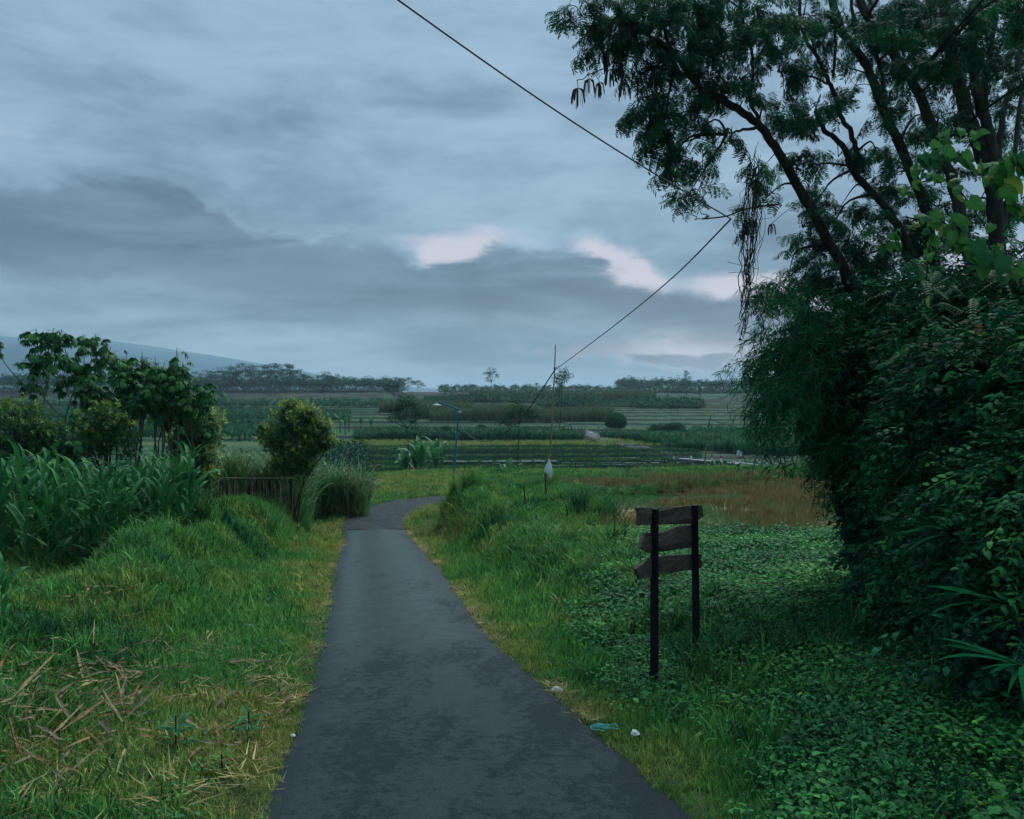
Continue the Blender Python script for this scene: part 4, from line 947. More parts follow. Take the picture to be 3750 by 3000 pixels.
MZL = solidleaf('maize_blade', (.012, .105, .038), (.050, .21, .055), .6, .15); MZS = solidleaf('maize_stalk', (.05, .12, .04), (.12, .17, .06))
BNL = solidleaf('banana_blade', (.02, .13, .055), (.07, .24, .08), .55, .25, .3); BNS = solidleaf('banana_stem', (.06, .09, .04), (.13, .12, .06), .7, .2, 0)
mleaf = []
for i in range(6):
    b = MB(); b.blade((0, 0, 0), 0, random.uniform(.8, 1.15), random.uniform(.11, .15), random.uniform(.45, .85), random.uniform(1.0, 1.9), 7, 'corn', .28, random.uniform(-.5, .5), .012); mleaf.append(b.mesh('leaf', MZL))
b = MB(); b.tube([(0, 0, -.1), (.01, 0, .6), (0, .02, 1.2), (.02, .02, 1.75)], [.018, .016, .012, .005], 6); mstalk = b.mesh('stalk', MZS)
b = MB()
for k in range(7): b.blade((0, 0, 0), k * .9, .25, .008, .15 + .06 * k, .4, 3)
mtass = b.mesh('tassel', STRAW)
def maize(loc, h, label):
    t = empty('maize_plant', loc, random.uniform(0, 6.28), label, 'maize', 'maize plants in the left patch')
    sh = h / 2.0
    o = bpy.data.objects.new('stalk', mstalk); C.objects.link(o); o.parent = t; o.scale = (sh,) * 3
    nl = 10; a = random.uniform(0, 6.28)
    for i in range(nl):
        o = bpy.data.objects.new('leaf', random.choice(mleaf)); C.objects.link(o); o.parent = t
        f = i / (nl - 1); k = (1.05 - .45 * abs(f - .45)) * random.uniform(.85, 1.2)
        o.location = (0, 0, (.12 + 1.6 * f) * sh); o.scale = (k * sh,) * 3; o.rotation_euler = (random.gauss(0, .12), -.35 * f + random.gauss(.05, .15), a + math.pi * i + random.gauss(0, .5))
    return t
spots = []
for _ in range(4000):
    y = random.uniform(12.2, 19); x = random.uniform(-14.5, -4.5)
    front = np.interp(x, [-15, -9, -7.7, -6.6, -6.0], [13.0, 13.2, 14.2, 15.8, 18.5]); back = np.interp(x, [-15, -9, -6], [16.8, 17.4, 19])
    if y < front or y > back or not -.70 < x / y < -.385: continue
    if all((x - a) ** 2 + (y - b_) ** 2 > .30 ** 2 for a, b_ in spots): spots.append((x, y))
    if len(spots) > 120: break
for x, y in spots: maize((x, y, h1(x, y)), random.uniform(1.35, 1.75), 'tall maize plant with broad arching leaves in the left patch')
g = G(59, 556); maize((g.x, g.y, g.z), 1.35, 'pale yellowing maize plant at the front edge of the left patch')
g = G(14, 640); maize((g.x - .1, g.y, g.z), .7, 'small maize plant at the left edge in front of the patch')

# cassava
def palm_leaf(seed):
    b = MB(); r = random.Random(seed); b.tube([(0, 0, 0), (.10, 0, .03), (.19, 0, .0)], .003, 3, False)
    for k in range(7):
        a = (k - 3) * .42 + r.gauss(0, .05); b.blade((.19, 0, 0), a, .25 * (1 - .07 * abs(k - 3)), .068, 1.75 + .1 * abs(k - 3) + r.uniform(-.1, .2), 1.0, 4, 'lobe', .12)
    return b
palml = [palm_leaf(i).mesh('palmate_leaf', CASS) for i in range(4)]
CSTM = simplemat('cassava_stem', (.07, .065, .05), (.14, .13, .10), 16, .9, .3, .15)
def cassava(x, y, top, nst, spread, label, nleaf=26, rs=.30, side=0, droop=0.0):
    gz = h1(x, y); t = empty('cassava', (x, y, gz), 0, label, 'cassava', 'cassava plants behind the maize'); P_, R_, S_, T_ = [], [], [], []
    hh = top - gz
    for i in range(nst):
        a = random.uniform(0, 6.28); sx, sy = random.gauss(0, spread * .35), random.gauss(0, spread * .3)
        fork = Vector((sx + side * .3, sy, hh * random.uniform(.52, .66))); b = MB()
        b.tube([q + Vector((random.gauss(0, .015), 0, 0)) for q in spline([(sx * .4, sy * .4, -.1), (sx * .6, sy * .6, hh * .3), fork], 5)], [.028 - .0012 * k for k in range(11)], 6, False)
        nb = random.choice([2, 3, 3])
        for k in range(nb):
            a2 = a + k * 6.28 / nb + random.gauss(0, .3); rad = spread * random.uniform(.35, .8)
            tip = fork + Vector((math.cos(a2) * rad, math.sin(a2) * rad * .8, hh * random.uniform(.20, .36)))
            if tip.z > hh - .12: tip.z = hh - .12 - random.random() * .2
            b.tube(spline([fork, (fork + tip) / 2 + Vector((math.cos(a2), math.sin(a2), 0)) * rad * .18, tip], 4), [.015 - .001 * q for q in range(9)], 5, False)
            for q in range(nleaf):
                f = random.random() ** .7; p = tip + Vector((random.gauss(0, rs * .35), random.gauss(0, rs * .35), -.02 - .5 * rs * 2 * (1 - f)))
                P_.append(tuple(p + t.location - Vector((0, 0, droop * random.random())))); R_.append((random.gauss(0, .25), random.uniform(-.2, 1.1) * (1.25 - f) + .25, random.uniform(0, 6.28))); S_.append(random.uniform(.65, 1.05)); T_.append(random.uniform(.1, .55) + .2 * f)
        b.build('stem', CSTM, t)
    scatter('crown', palml, np.array(P_), R_, S_, np.array(T_), parent=t)
def at_px(px, d): return ((px - 512) / F * d, d)
random.seed(31)
cassava(*at_px(60, 20.5), 3.62, 4, 1.15, 'tallest cassava, umbrella crown against the sky at far left', 21, .36)
random.seed(12)
cassava(*at_px(86, 21.5), 3.3, 4, 1.15, 'tall cassava just right of the tallest one at far left', 20, .36)
for px, d, tp, lab in [(112, 21, 2.15, 'leftmost of the shorter cassavas in the second clump'), (130, 20.5, 2.7, 'cassava rising left of the middle of the second clump'), (146, 21.4, 2.3, 'cassava in the middle of the second clump'), (160, 20.6, 2.2, 'cassava right of the middle of the second clump'), (176, 21, 2.85, 'highest cassava in the second clump by the yellow green shrub'), (192, 21.6, 2.1, 'rightmost cassava leaning over the round shrub')]:
    random.seed(int(px) * 3)
    x, y = at_px(px, d); cassava(x, y, tp + .3, 3, .85, lab, 19, .36, droop=.35)
for px, d, tp, lab in [(10, 20, 1.2, 'low cassava at the left frame edge'), (30, 22, .9, 'low cassava under the tallest crown'), (70, 19.5, 1.3, 'short cassava between the two tall ones'), (22, 19, .6, 'dark low cassava just above the maize at far left')]:
    x, y = at_px(px, d); cassava(x, y, tp, 2, .7, lab, 22, .3)

# shrubs with yellow new growth
def sprig(seed, n=9, ls=.05):
    r = random.Random(seed); b = MB()
    for i in range(n):
        a = i * 2.4; z = .1 * i / n; b.leaf((0, 0, z), (math.cos(a) * .8, math.sin(a) * .8, .25 + .7 * i / n), (0, 0, 1), ls * r.uniform(.8, 1.2), ls * .45, .1)
    return b
sprigs = [sprig(i).mesh('leaf_sprig', SHRB) for i in range(4)]
def shrub(name, base, lobes, label, dens=1.0, stems=5, tipy=.7, lo=.1, cat='shrub', protos=None, scl=1.3, group=None, trunk=.04):
    """lobes: (centre Vector, radii)"""
    t = empty(name, base, 0, label, cat, group); o_ = Vector(base); P_, R_, S_, T_ = [], [], [], []
    for i in range(stems):
        c, r = random.choice(lobes); tip = c + Vector((random.uniform(-.6, .6) * r[0], random.uniform(-.6, .6) * r[1], random.uniform(-.1, .5) * r[2])) - o_
        b = MB(); st = Vector((random.gauss(0, .05), random.gauss(0, .05), -.05)); md = (st + tip) * .5 + Vector((-tip.x * .25, -tip.y * .2, 0)); pts = spline([st, md, tip], 5)
        b.tube(pts, [trunk * (1 - k / len(pts) * .8) for k in range(len(pts))], 6, False); b.build('stem', TWIG, t)
    for c, r in lobes:
        area = (r[0] * r[1] + r[0] * r[2] + r[1] * r[2]) * 4
        n = int(area * 150 * dens / scl ** 2 * 1.5); v = rng.normal(0, 1, (n, 3)); v /= np.linalg.norm(v, axis=1)[:, None]
        lump_ = 0.84 + .85 * vnoise(v[:, 0] * 2 + v[:, 2] * 1.7 + c.x, v[:, 1] * 2 + v[:, 2] + c.y, .55, 7) + .25 * vnoise(v[:, 0] * 3 + v[:, 2] * 2, v[:, 1] * 3, .3, 9)
        k = rng.random(n) ** .30 * lump_
        p = np.array(tuple(c)) + v * np.array(r) * k[:, None]; p = p[p[:, 2] > base[2]] if False else p
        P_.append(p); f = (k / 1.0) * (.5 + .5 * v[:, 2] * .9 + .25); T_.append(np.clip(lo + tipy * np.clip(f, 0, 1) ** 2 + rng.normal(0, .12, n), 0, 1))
        R_.append(np.stack([rng.normal(0, .6, n), rng.normal(0, .6, n), rng.uniform(0, 6.28, n)], -1)); S_.append(rng.uniform(.7, 1.2, n) * scl)
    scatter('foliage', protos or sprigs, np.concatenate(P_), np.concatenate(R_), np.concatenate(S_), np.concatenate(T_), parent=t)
    return t
def wp(px, py, d): return P(px, py, d)
x, y = at_px(197, 23); shrub('round_shrub', (x, y, h1(x, y)), [(wp(200, 432, 23), (.72, .72, .78)), (wp(196, 462, 23), (.68, .68, .62)), (wp(182, 446, 23.2), (.5, .6, .6)), (wp(203, 480, 22.9), (.45, .5, .4))], 'dense dark egg shaped shrub with yellow tips beside the cassavas', tipy=.85, dens=1.2)
x, y = at_px(295, 25.5); shrub('bushy_tree', (x, y, h1(x, y)), [(wp(292, 425, 25.5), (.78, .75, .72)), (wp(314, 440, 25.5), (.66, .7, .62)), (wp(276, 442, 25.6), (.60, .6, .48)), (wp(298, 455, 25.4), (.80, .7, .52)), (wp(322, 430, 25.3), (.35, .4, .45)), (wp(264, 430, 25.6), (.25, .3, .22)), (wp(290, 408, 25.5), (.32, .35, .3)), (wp(300, 468, 25.4), (.55, .55, .35)), (wp(284, 466, 25.5), (.45, .5, .3)), (wp(326, 445, 25.3), (.35, .4, .3)), (wp(308, 418, 25.4), (.45, .4, .4))], 'yellow green bushy small tree standing by the bamboo guard', tipy=1.0, stems=6, dens=1.0, trunk=.028, scl=1.15, cat='tree')
x, y = at_px(108, 19.5); shrub('low_shrub', (x, y, h1(x, y)), [(wp(104, 425, 19.5), (.55, .6, .6)), (wp(120, 440, 19.6), (.6, .6, .6)), (wp(94, 445, 19.5), (.5, .5, .55))], 'loose yellowish shrub rising behind the maize', dens=.6, tipy=.8)
x, y = at_px(20, 19); shrub('edge_shrub', (x, y, h1(x, y)), [(wp(12, 420, 19), (.9, .8, .5)), (wp(40, 435, 19.5), (.8, .8, .5))], 'leafy shrub with yellow green tips at the left frame edge', dens=.5, tipy=.7)
x, y = at_px(228, 24); shrub('small_dark_bush', (x, y, h1(x, y)), [(wp(190, 492, 22.5), (.6, .5, .35)), (wp(165, 490, 22), (.7, .5, .4))], 'dark low bush under the round shrub', dens=.7, tipy=.3)

# elephant grass / young cane behind the fence
canet = [tuft(14, 1.75, .045, .16, 1.7, .2, 6, 'corn', seed=100 + i, fold=.2).mesh('cane_tuft', CANE) for i in range(4)]
deadt = [tuft(10, .7, .03, .6, 1.9, .2, 4, 'corn', seed=110 + i).mesh('dead_cane_leaves', STRAW) for i in range(3)]
def px_band(n, p0, p1, d0, d1, fn=None):
    d = np.sqrt(rng.uniform(d0 ** 2, d1 ** 2, n)); px = rng.uniform(p0, p1, n); x = (px - 512) / F * d
    if fn is not None: ok = fn(x, d, px); x, d = x[ok], d[ok]
    return np.stack([x, d, H(x, d)], -1)
p = np.concatenate([px_band(700, 215, 345, 26.0, 31), px_band(500, 305, 362, 27.2, 33), px_band(260, 150, 240, 25, 29)])
p = p[(xl(p[:, 1]) - p[:, 0] > 1.35) | (p[:, 1] > 31.5)]
scatter('elephant_grass', canet, p, zrots(len(p), .12), rng.uniform(.7, 1.1, len(p)) * np.where(p[:, 0] > -7.6, 1.25, 1.0), np.clip(.4 + .35 * rng.random(len(p)), 0, 1), label='tall elephant grass massed behind the bamboo fence', category='grass')
scatter('dead_cane_leaves', deadt, p[::3] + np.array([0, -.3, .15]), zrots(len(p[::3]), .3), rng.uniform(.6, 1.1, len(p[::3])), np.clip(.0 + .5 * rng.random(len(p[::3])), 0, 1), label='dead drooping leaves at the foot of the elephant grass', category='dry leaves')
# bright clumps of fountain-like grass on the bank
ft_ = [tuft(34, .95, .022, .30, 1.5, .16, 6, 'grass', seed=120 + i, fold=.2).mesh('grass_clump', GR) for i in range(3)]
for px, py, sc, tn, lab in [(275, 545, 1.0, .45, 'largest fountain like grass clump left of the lane'), (300, 527, 1.15, .5, 'bright grass clump at the foot of the bamboo guard'), (312, 512, .8, .55, 'small bright grass clump beside the bend'), (204, 515, .9, .35, 'grass clump in front of the round shrub'), (450, 503, .95, .62, 'yellow green grass clump below the blue lamp post'), (432, 520, .8, .7, 'light tuft at the end of the right bank'), (445, 512, .7, .6, 'small tuft between the clumps at the right bank end'), (590, 517, 1.0, .2, 'dark spiky grass clump on top of the right bank'), (605, 524, .8, .25, 'dark grass tuft just left of the signpost'), (470, 490, .9, .45, 'grass clump on the field edge right of the lamp post'), (500, 520, .8, .6, 'pale tuft on the brow of the right bank')]:
    g = G(px, py); q = [(g.x + random.gauss(0, .22 * sc), g.y + random.gauss(0, .22), 0) for _ in range(9)]; q = np.array([(a, b, h1(a, b)) for a, b, c in q])
    t = empty('grass_clump', g, 0, lab, 'grass clump'); scatter('blades', ft_, q, zrots(9, .15), rng.uniform(.7, 1.1, 9) * sc, np.full(9, tn) + rng.normal(0, .06, 9), parent=t)
# bamboo fence and guard
BMB = simplemat('old_bamboo', (.20, .17, .10), (.36, .30, .19), 12, .75, .3, .2, (1, 1, .3)); BMD = simplemat('weathered_bamboo', (.11, .095, .065), (.22, .18, .12), 12, .85, .3, .2, (1, 1, .3))
fx0, fy0 = at_px(166, 23.6); fx1, fy1 = at_px(291, 25.0)
fence = empty('bamboo_fence', (fx0, fy0, h1(fx0, fy0)), 0, 'rough bamboo stake fence with one rail in front of the elephant grass', 'fence'); fo = Vector(fence.location)
n = 50
for i in range(n):
    f = i / (n - 1); x = fx0 + (fx1 - fx0) * f; y = fy0 + (fy1 - fy0) * f; z = h1(x, y); rl = P(0, 477 + 1.5 * f, y).z
    b = MB(); lean = random.gauss(0, .05); b.tube([Vector((x, y, z - .05)) - fo, Vector((x + lean, y + random.gauss(0, .02), rl + random.gauss(-.05, .14))) - fo], random.uniform(.009, .017), 5); b.build('stake', random.choice([BMB, BMD, BMD]), fence)
b = MB(); b.tube([Vector((fx0 - .3, fy0 - .03, P(0, 476, fy0).z)) - fo, Vector((fx0 / 2 + fx1 / 2, (fy0 + fy1) / 2 - .03, P(0, 478, 24.3).z)) - fo, Vector((fx1 + .1, fy1 - .03, P(0, 478, fy1).z)) - fo], .016, 6); b.build('rail', BMB, fence)
gd = G(296, 507); guard = empty('bamboo_guard', gd, 0, 'split bamboo guard wrapped around the stem of the bushy tree', 'tree guard')
for i in range(12):
    a = i / 12 * 6.28; b = MB(); r0 = .17; b.tube([(math.cos(a) * r0, math.sin(a) * r0, -.05), (math.cos(a) * (r0 + .01), math.sin(a) * r0, random.uniform(.75, 1.0))], .02, 5); b.build('stake', BMB, guard)
for z in (.25, .6): 
    b = MB(); b.tube([(math.cos(a / 8 * 6.283) * .2, math.sin(a / 8 * 6.283) * .2, z) for a in range(9)], .008, 4); b.build('binding', BMD, guard)
b = MB(); b.tube([(-.55, -.1, -.05), (-.1, -.05, .42)], .02, 5); b.build('prop', BMB, guard)

# ================================================================== VALLEY AND FAR PLANTS
fcane = [tuft(12, 2.9, .11, .10, 1.1, .35, 4, 'corn', seed=130 + i).mesh('far_cane', FARC) for i in range(3)]
fcorn = [tuft(10, 1.5, .10, .25, 1.6, .2, 4, 'corn', seed=140 + i).mesh('far_maize', FARC) for i in range(3)]
fleaf = []
for i in range(4):
    b = MB(); r = random.Random(i)
    for k in range(34):
        v = Vector((r.gauss(0, 1), r.gauss(0, 1), r.gauss(0, 1))).normalized(); c = Vector((v.x * .5, v.y * .5, .5 + v.z * .42)) * (r.random() ** .3); b.leaf(c, v + Vector((0, 0, -.2)), (r.uniform(-1, 1), r.uniform(-1, 1), 1), .2, .14, .2)
    fleaf.append(b.mesh('leaf_clump', FARC))
def crop(name, protos, segs, sc, tn, label, cat='crop', tv=.15):
    p = np.concatenate([px_band(*q) for q in segs]); scatter(name, protos, p, zrots(len(p), .08), rng.uniform(.75, 1.15, len(p)) * sc * (1 + .55 * vnoise(p[:, 0], p[:, 1], 9, 17)), np.clip(tn + rng.normal(0, tv, len(p)) + .25 * vnoise(p[:, 0], p[:, 1], 8, 3), 0, 1), label=label, category=cat)
crop('sugar_cane', fcane, [(1500, 430, 612, 188, 212), (700, 396, 470, 205, 235), (300, 380, 432, 236, 250)], 1.15, .85, 'brownish sugar cane block on the middle terraces', 'sugar cane')
crop('far_sugar_cane', fcane, [(1500, 470, 655, 350, 380)], 1.25, .75, 'distant sugar cane strip below the horizon', 'sugar cane')
crop('leafy_crop', fleaf, [(1300, 540, 702, 268, 300), (900, 425, 560, 300, 322), (500, 440, 600, 325, 340)], 2.6, .22, 'dark leafy crop rows on the upper terraces')
crop('maize_field', fcorn, [(5200, 600, 900, 93, 138, lambda x, d, px: d > np.interp(px, [600, 640, 665, 760, 900], [137, 122, 109, 96, 94])), (900, 690, 900, 138, 143)], 1.15, .38, 'broad maize field beyond the bridge on the right')
crop('maize_strip', fcorn, [(1500, 355, 583, 131, 142)], 1.2, .35, 'strip of maize crossing the middle terraces')
bands = lambda lo, hi: (lambda x, d, px: ((far_c(x, d) / .62) % 3 > lo) & ((far_c(x, d) / .62) % 3 < hi))
crop('maize_terraces', fcorn, [(6500, 0, 300, 128, 250, bands(.0, 2.2)), (2500, 300, 350, 160, 250, bands(0, 1.4)), (2500, 0, 400, 250, 330, bands(.5, 2.4))], 1.3, .28, 'rows of maize on the left hand terraces', tv=.12)
crop('rank_grass', [m_ for m_ in midg], [(4000, 330, 900, 112, 128)], 3.0, .85, 'pale yellow green rice on the first terrace past the stream', 'grass', .12)
def terr_fn(x, d, px): k = (far_c(x, d) + .25 * vnoise(x, d, 35, 5)) / .48 + .5; return ((k - np.floor(k)) < .14) 
crop('terrace_edge_grass', midg, [(20000, 560, 900, 140, 300, terr_fn), (14000, 180, 560, 128, 300, lambda x, d, px: (lambda k: (k - np.floor(k)) < .12)((far_c(x, d) + .25 * vnoise(x, d, 35, 5)) / .48))], 2.2, .85, 'light grass along the lips of the terraces', 'grass', .12)
def lipf(x, d, px): k = (far_c(x, d) + .25 * vnoise(x, d, 35, 5)) / .12; return (k - np.floor(k)) < .22
crop('paddy_bunds', midg, [(26000, 330, 700, 68, 112, lipf)], 1.9, .55, 'light grassy bunds drawn across the dark paddies', 'grass', .12)
crop('gully_bushes', fleaf, [(500, 322, 352, 50, 66), (500, 352, 425, 57, 68), (350, 560, 720, 57, 64), (300, 485, 545, 57.5, 60), (160, 700, 735, 70, 78), (120, 0, 330, 60, 90), (220, 310, 365, 75, 110)], 1.25, .16, 'dark rank bushes crowding the stream gully', 'bushes', .1)
padt = [tuft(9, .22, .02, .3, .8, .2, 2, seed=170 + i).mesh('paddy_tuft', PAD) for i in range(3)]
crop('paddy_plants', padt, [(16000, 330, 700, 66, 112)], 1.8, .3, 'dark weedy paddies by the stream', 'grass', .12)
crop('left_thicket', fleaf, [(400, 0, 340, 40, 60), (150, 330, 365, 40, 50)], 1.2, .25, 'low scrub beyond the elephant grass on the left', 'bushes', .12)
# water in the paddies
m, t, b_, o_ = new_mat('water'); b_.inputs['Base Color'].default_value = (.03, .04, .045, 1); b_.inputs['Roughness'].default_value = .08; b_.inputs['Specular IOR Level'].default_value = .8; WAT = m
wb = MB()
for (a, b1, py, wd) in [(400, 445, 452.5, 1.6), (480, 520, 451.5, 1.2), (395, 520, 457, .8), (430, 560, 463.2, 1.6), (560, 690, 464.5, 1.1), (355, 385, 466.5, 1.3), (604, 640, 459.5, 1.1), (640, 668, 462, 1.0), (598, 626, 466.5, 1.2), (545, 590, 468.0, 1.0), (640, 690, 456, .9), (455, 500, 446.7, .8)]:
    q0, q1 = G(a, py, 58), G(b1, py + .6, 58); n = 10; z = max(q0.z, q1.z) + .20; wd *= .7
    for k in range(n):
        if random.random() < .12: continue
        f0, f1 = k / n, (k + random.uniform(.6, 1)) / n; u0, u1 = q0.lerp(q1, f0), q0.lerp(q1, f1); w0 = wd * (.35 + .65 * math.sin(math.pi * f0) * random.uniform(.5, 1)); w1 = wd * .5
        wb.add([(u0.x, u0.y - wd / 2, z), (u1.x, u1.y - wd / 2, z), (u1.x, u1.y + w1, z), (u0.x, u0.y + w1, z)], [(0, 1, 2, 3)])
wb.build('paddy_water', WAT, kind='structure', label='thin strips of still water between the dark paddies')
# bananas
bleaf = []
for i in range(4):
    b = MB(); b.blade((0, 0, 0), 0, 1.6, .36, random.uniform(.25, .5), random.uniform(1.2, 1.9), 9, 'lobe', .25, random.uniform(-.5, .5), .02); bleaf.append(b.mesh('leaf', BNL))
b = MB(); b.tube([(0, 0, -.2), (.03, 0, .7), (0, .03, 1.6)], [.12, .10, .06], 8); bstem = b.mesh('stem', BNS)
def banana(px, d, sc, label, nl=8, group='banana plants in the valley'):
    x, y = at_px(px, d); t = empty('banana_plant', (x, y, h1(x, y)), random.uniform(0, 6), label, 'banana plant', group)
    o = bpy.data.objects.new('stem', bstem); C.objects.link(o); o.parent = t; o.scale = (sc,) * 3
    for i in range(nl):
        o = bpy.data.objects.new('leaf', random.choice(bleaf)); C.objects.link(o); o.parent = t; k = sc * random.uniform(.8, 1.15); o.scale = (k,) * 3
        o.location = (0, 0, 1.5 * sc); o.rotation_euler = (random.gauss(0, .1), -.45 + .12 * i + random.gauss(0, .1), i * 2.4)
for px, d, sc, lab in [(404, 60, 1.25, 'leftmost banana plant of the stream clump'), (415, 61, 1.4, 'second banana plant from the left in the stream clump'), (421, 59, 1.5, 'banana plant with the pale upright leaf in the stream clump'), (430, 60, .95, 'short banana plant in the middle of the stream clump'), (436, 60.5, 1.6, 'tallest banana plant at the right of the stream clump'), (509, 60, 1.0, 'lone small banana plant below the thin leaning tree'),
                       (340, 150, 1.3, 'left banana plant on the middle left terraces'), (349, 152, 1.2, 'second banana plant on the middle left terraces'), (361, 146, 1.1, 'banana plant right of the middle left pair'), (371, 144, 1.0, 'banana plant at the right end above the maize strip'), (345, 140, 1.1, 'lower banana plant on the middle left terraces'), (328, 31.5, .55, 'small pale banana at the right edge of the elephant grass'),
                       (445, 330, 2.2, 'far banana plant on the skyline left of the tall lone tree'), (655, 340, 2.2, 'far banana plant left of the slender skyline tree'), (668, 330, 2.4, 'far leafy banana beside the slender skyline tree'), (700, 325, 2.4, 'far banana clump right of the slender skyline tree')]:
    banana(px, d, sc, lab)
# open umbrella-shaped and other far trees
def far_tree_mesh(seed, h, w, pads, fork=.45, padh=.10, ls=.55, tall=False, nleaf=150):
    r = random.Random(seed); tb = MB(); cb = MB(); top = Vector((r.gauss(0, .03) * h, r.gauss(0, .03) * h, h * fork))
    tb.tube([(0, 0, -.6), top * .5 + Vector((r.gauss(0, .1), 0, 0)), top], [h * .014 + .08, h * .010 + .06, h * .008 + .04], 6)
    for i in range(pads):
        if tall: f = (i + .5) / pads; a = i * 2.4; rad = w * .5 * (.35 + .65 * math.sin(math.pi * min(1, f * 1.1))) * r.uniform(.4, 1); c = Vector((math.cos(a) * rad, math.sin(a) * rad, h * (.38 + .6 * f)))
        else: a = r.uniform(0, 6.28); rad = w * .5 * math.sqrt(r.random()) ; c = Vector((math.cos(a) * rad, math.sin(a) * rad, h * (1 - .32 * (rad / (w * .5)) ** 2 - r.random() * .22)))
        if tall: top = Vector((0, 0, c.z * .85))
        m1 = (top + c) / 2 - Vector((0, 0, .04 * h)); tb.tube([top, m1, c], [h * .005 + .03, h * .0035 + .02, .02], 4, False)
        pr = w * r.uniform(.13, .22); 
        for _ in range(nleaf):
            q = c + Vector((r.gauss(0, pr * .55), r.gauss(0, pr * .55), r.gauss(0, h * padh * .28))); l = ls * r.uniform(.6, 1.3)
            cb.leaf(q, (r.gauss(0, 1), r.gauss(0, 1), r.gauss(-.2, .3)), (r.gauss(0, .4), r.gauss(0, .4), 1), l, l * .6, .2)
    return tb, cb
FTL = simplemat('far_tree_leaf', (.008, .070, .045), (.022, .125, .072), .5, .8, 0, .15); FTT = simplemat('pale_far_trunk', (.07, .085, .08), (.12, .13, .12), 2, .9, 0, .1)
def mk_far(seed, **k):
    tb, cb = far_tree_mesh(seed, **k); return tb.mesh('trunk', FTT), cb.mesh('crown', FTL)
alb = [mk_far(i, h=18, w=15, pads=13 + i % 3 * 2, nleaf=70, ls=.75) for i in range(6)]
slim = [mk_far(20 + i, h=20, w=9, pads=11, nleaf=70, ls=.7, tall=True) for i in range(2)]
small = [mk_far(30 + i, h=9, w=8, pads=16, fork=.3, nleaf=80, padh=.25, ls=.6) for i in range(3)]
def far_tree(kind, px, d, h, label, group=None, cat='tree', base=None, wx=1.0):
    x, y = at_px(px, d); z = h1(x, y) if base is None else base; t = empty('far_tree', (x, y, z), random.uniform(0, 6), label, cat, group)
    tm, cm = random.choice(kind); h0 = {id(alb): 18, id(slim): 20, id(small): 9}.get(id(kind), 18)
    for nm, me in (('trunk', tm), ('crown', cm)):
        o = bpy.data.objects.new(nm, me); C.objects.link(o); o.parent = t; o.scale = (h / h0 * wx, h / h0 * wx, h / h0)
def hh(top, d, z): return 1.7 + (397 - top) / F * d - z
ORD = ['first', 'second', 'third', 'fourth', 'fifth', 'sixth', 'seventh', 'eighth', 'ninth', 'tenth', 'eleventh', 'twelfth', 'thirteenth', 'fourteenth', 'fifteenth', 'sixteenth', 'seventeenth', 'eighteenth']
gleft = 'umbrella crowned trees along the left skyline'
for o_n, (px, top) in enumerate(sorted([(196, 372), (206, 369), (217, 367), (226, 366), (236, 366), (243, 364), (250, 363), (260, 365), (270, 365), (277, 364), (283, 363.5), (291, 365), (298, 368), (304, 373), (230, 372), (255, 372), (288, 373), (212, 375)])):
    d = random.uniform(455, 500); z = h1(*at_px(px, d)); far_tree(alb, px + random.gauss(0, 1), d, hh(top, d, z), ORD[o_n] + ' umbrella crowned tree from the left in the dense left skyline row', gleft)
for o_n, (px, top) in enumerate([(316, 376), (324, 370), (330, 373), (338, 373), (348, 376), (356, 378), (366, 378), (378, 381), (386, 384)]):
    d = random.uniform(480, 540); z = h1(*at_px(px, d)); far_tree(alb, px, d, hh(top, d, z), ORD[o_n] + ' tree from the left in the thinner skyline row right of the dense one', 'thinner row of umbrella crowned trees')
for px, top, lab in [(143, 357, 'umbrella crowned tree rising between the two cassava clumps'), (4, 373, 'misty tree at the left frame edge'), (14, 377, 'misty tree second from the left frame edge'), (96, 377, 'misty tree behind the tall cassavas'), (408, 376, 'wide umbrella crowned tree behind the round dark tree'), (418, 379, 'umbrella crowned tree just right of the wide one'), (480, 386, 'small umbrella crowned tree left of the tall lone tree'), (503, 385, 'spreading tree at the foot of the tall lone tree')]:
    d = 430; z = h1(*at_px(px, d)); far_tree(alb, px, d, hh(top, d, z), lab)
d = 420; z = h1(*at_px(492, d)); far_tree(alb, 492, d, hh(365.5, d, z), 'tall lone umbrella crowned tree near the middle of the skyline', wx=.62)
d = 330; z = h1(*at_px(394, d)); far_tree(small, 394, d, hh(381.5, d, z), 'round dark tree at the top of the sugar cane', wx=1.25)
gright = 'misty umbrella crowned trees along the right skyline'
for o_n, (px, top) in enumerate(sorted([(629, 382), (642, 384), (652, 385.5), (662, 385), (673, 382.5), (700, 387), (710, 386), (720, 384), (730, 383), (745, 378), (756, 382), (768, 384), (690, 388), (636, 388)])):
    d = random.uniform(470, 560); z = h1(*at_px(px, d)); far_tree(alb, px, d, hh(top, d, z), ORD[o_n] + ' misty umbrella crowned tree from the left on the right skyline', gright)
d = 360; z = h1(*at_px(686.5, d)); far_tree(slim, 686.5, d, hh(370, d, z), 'slender tiered tree standing above the right hand terraces', wx=.9)
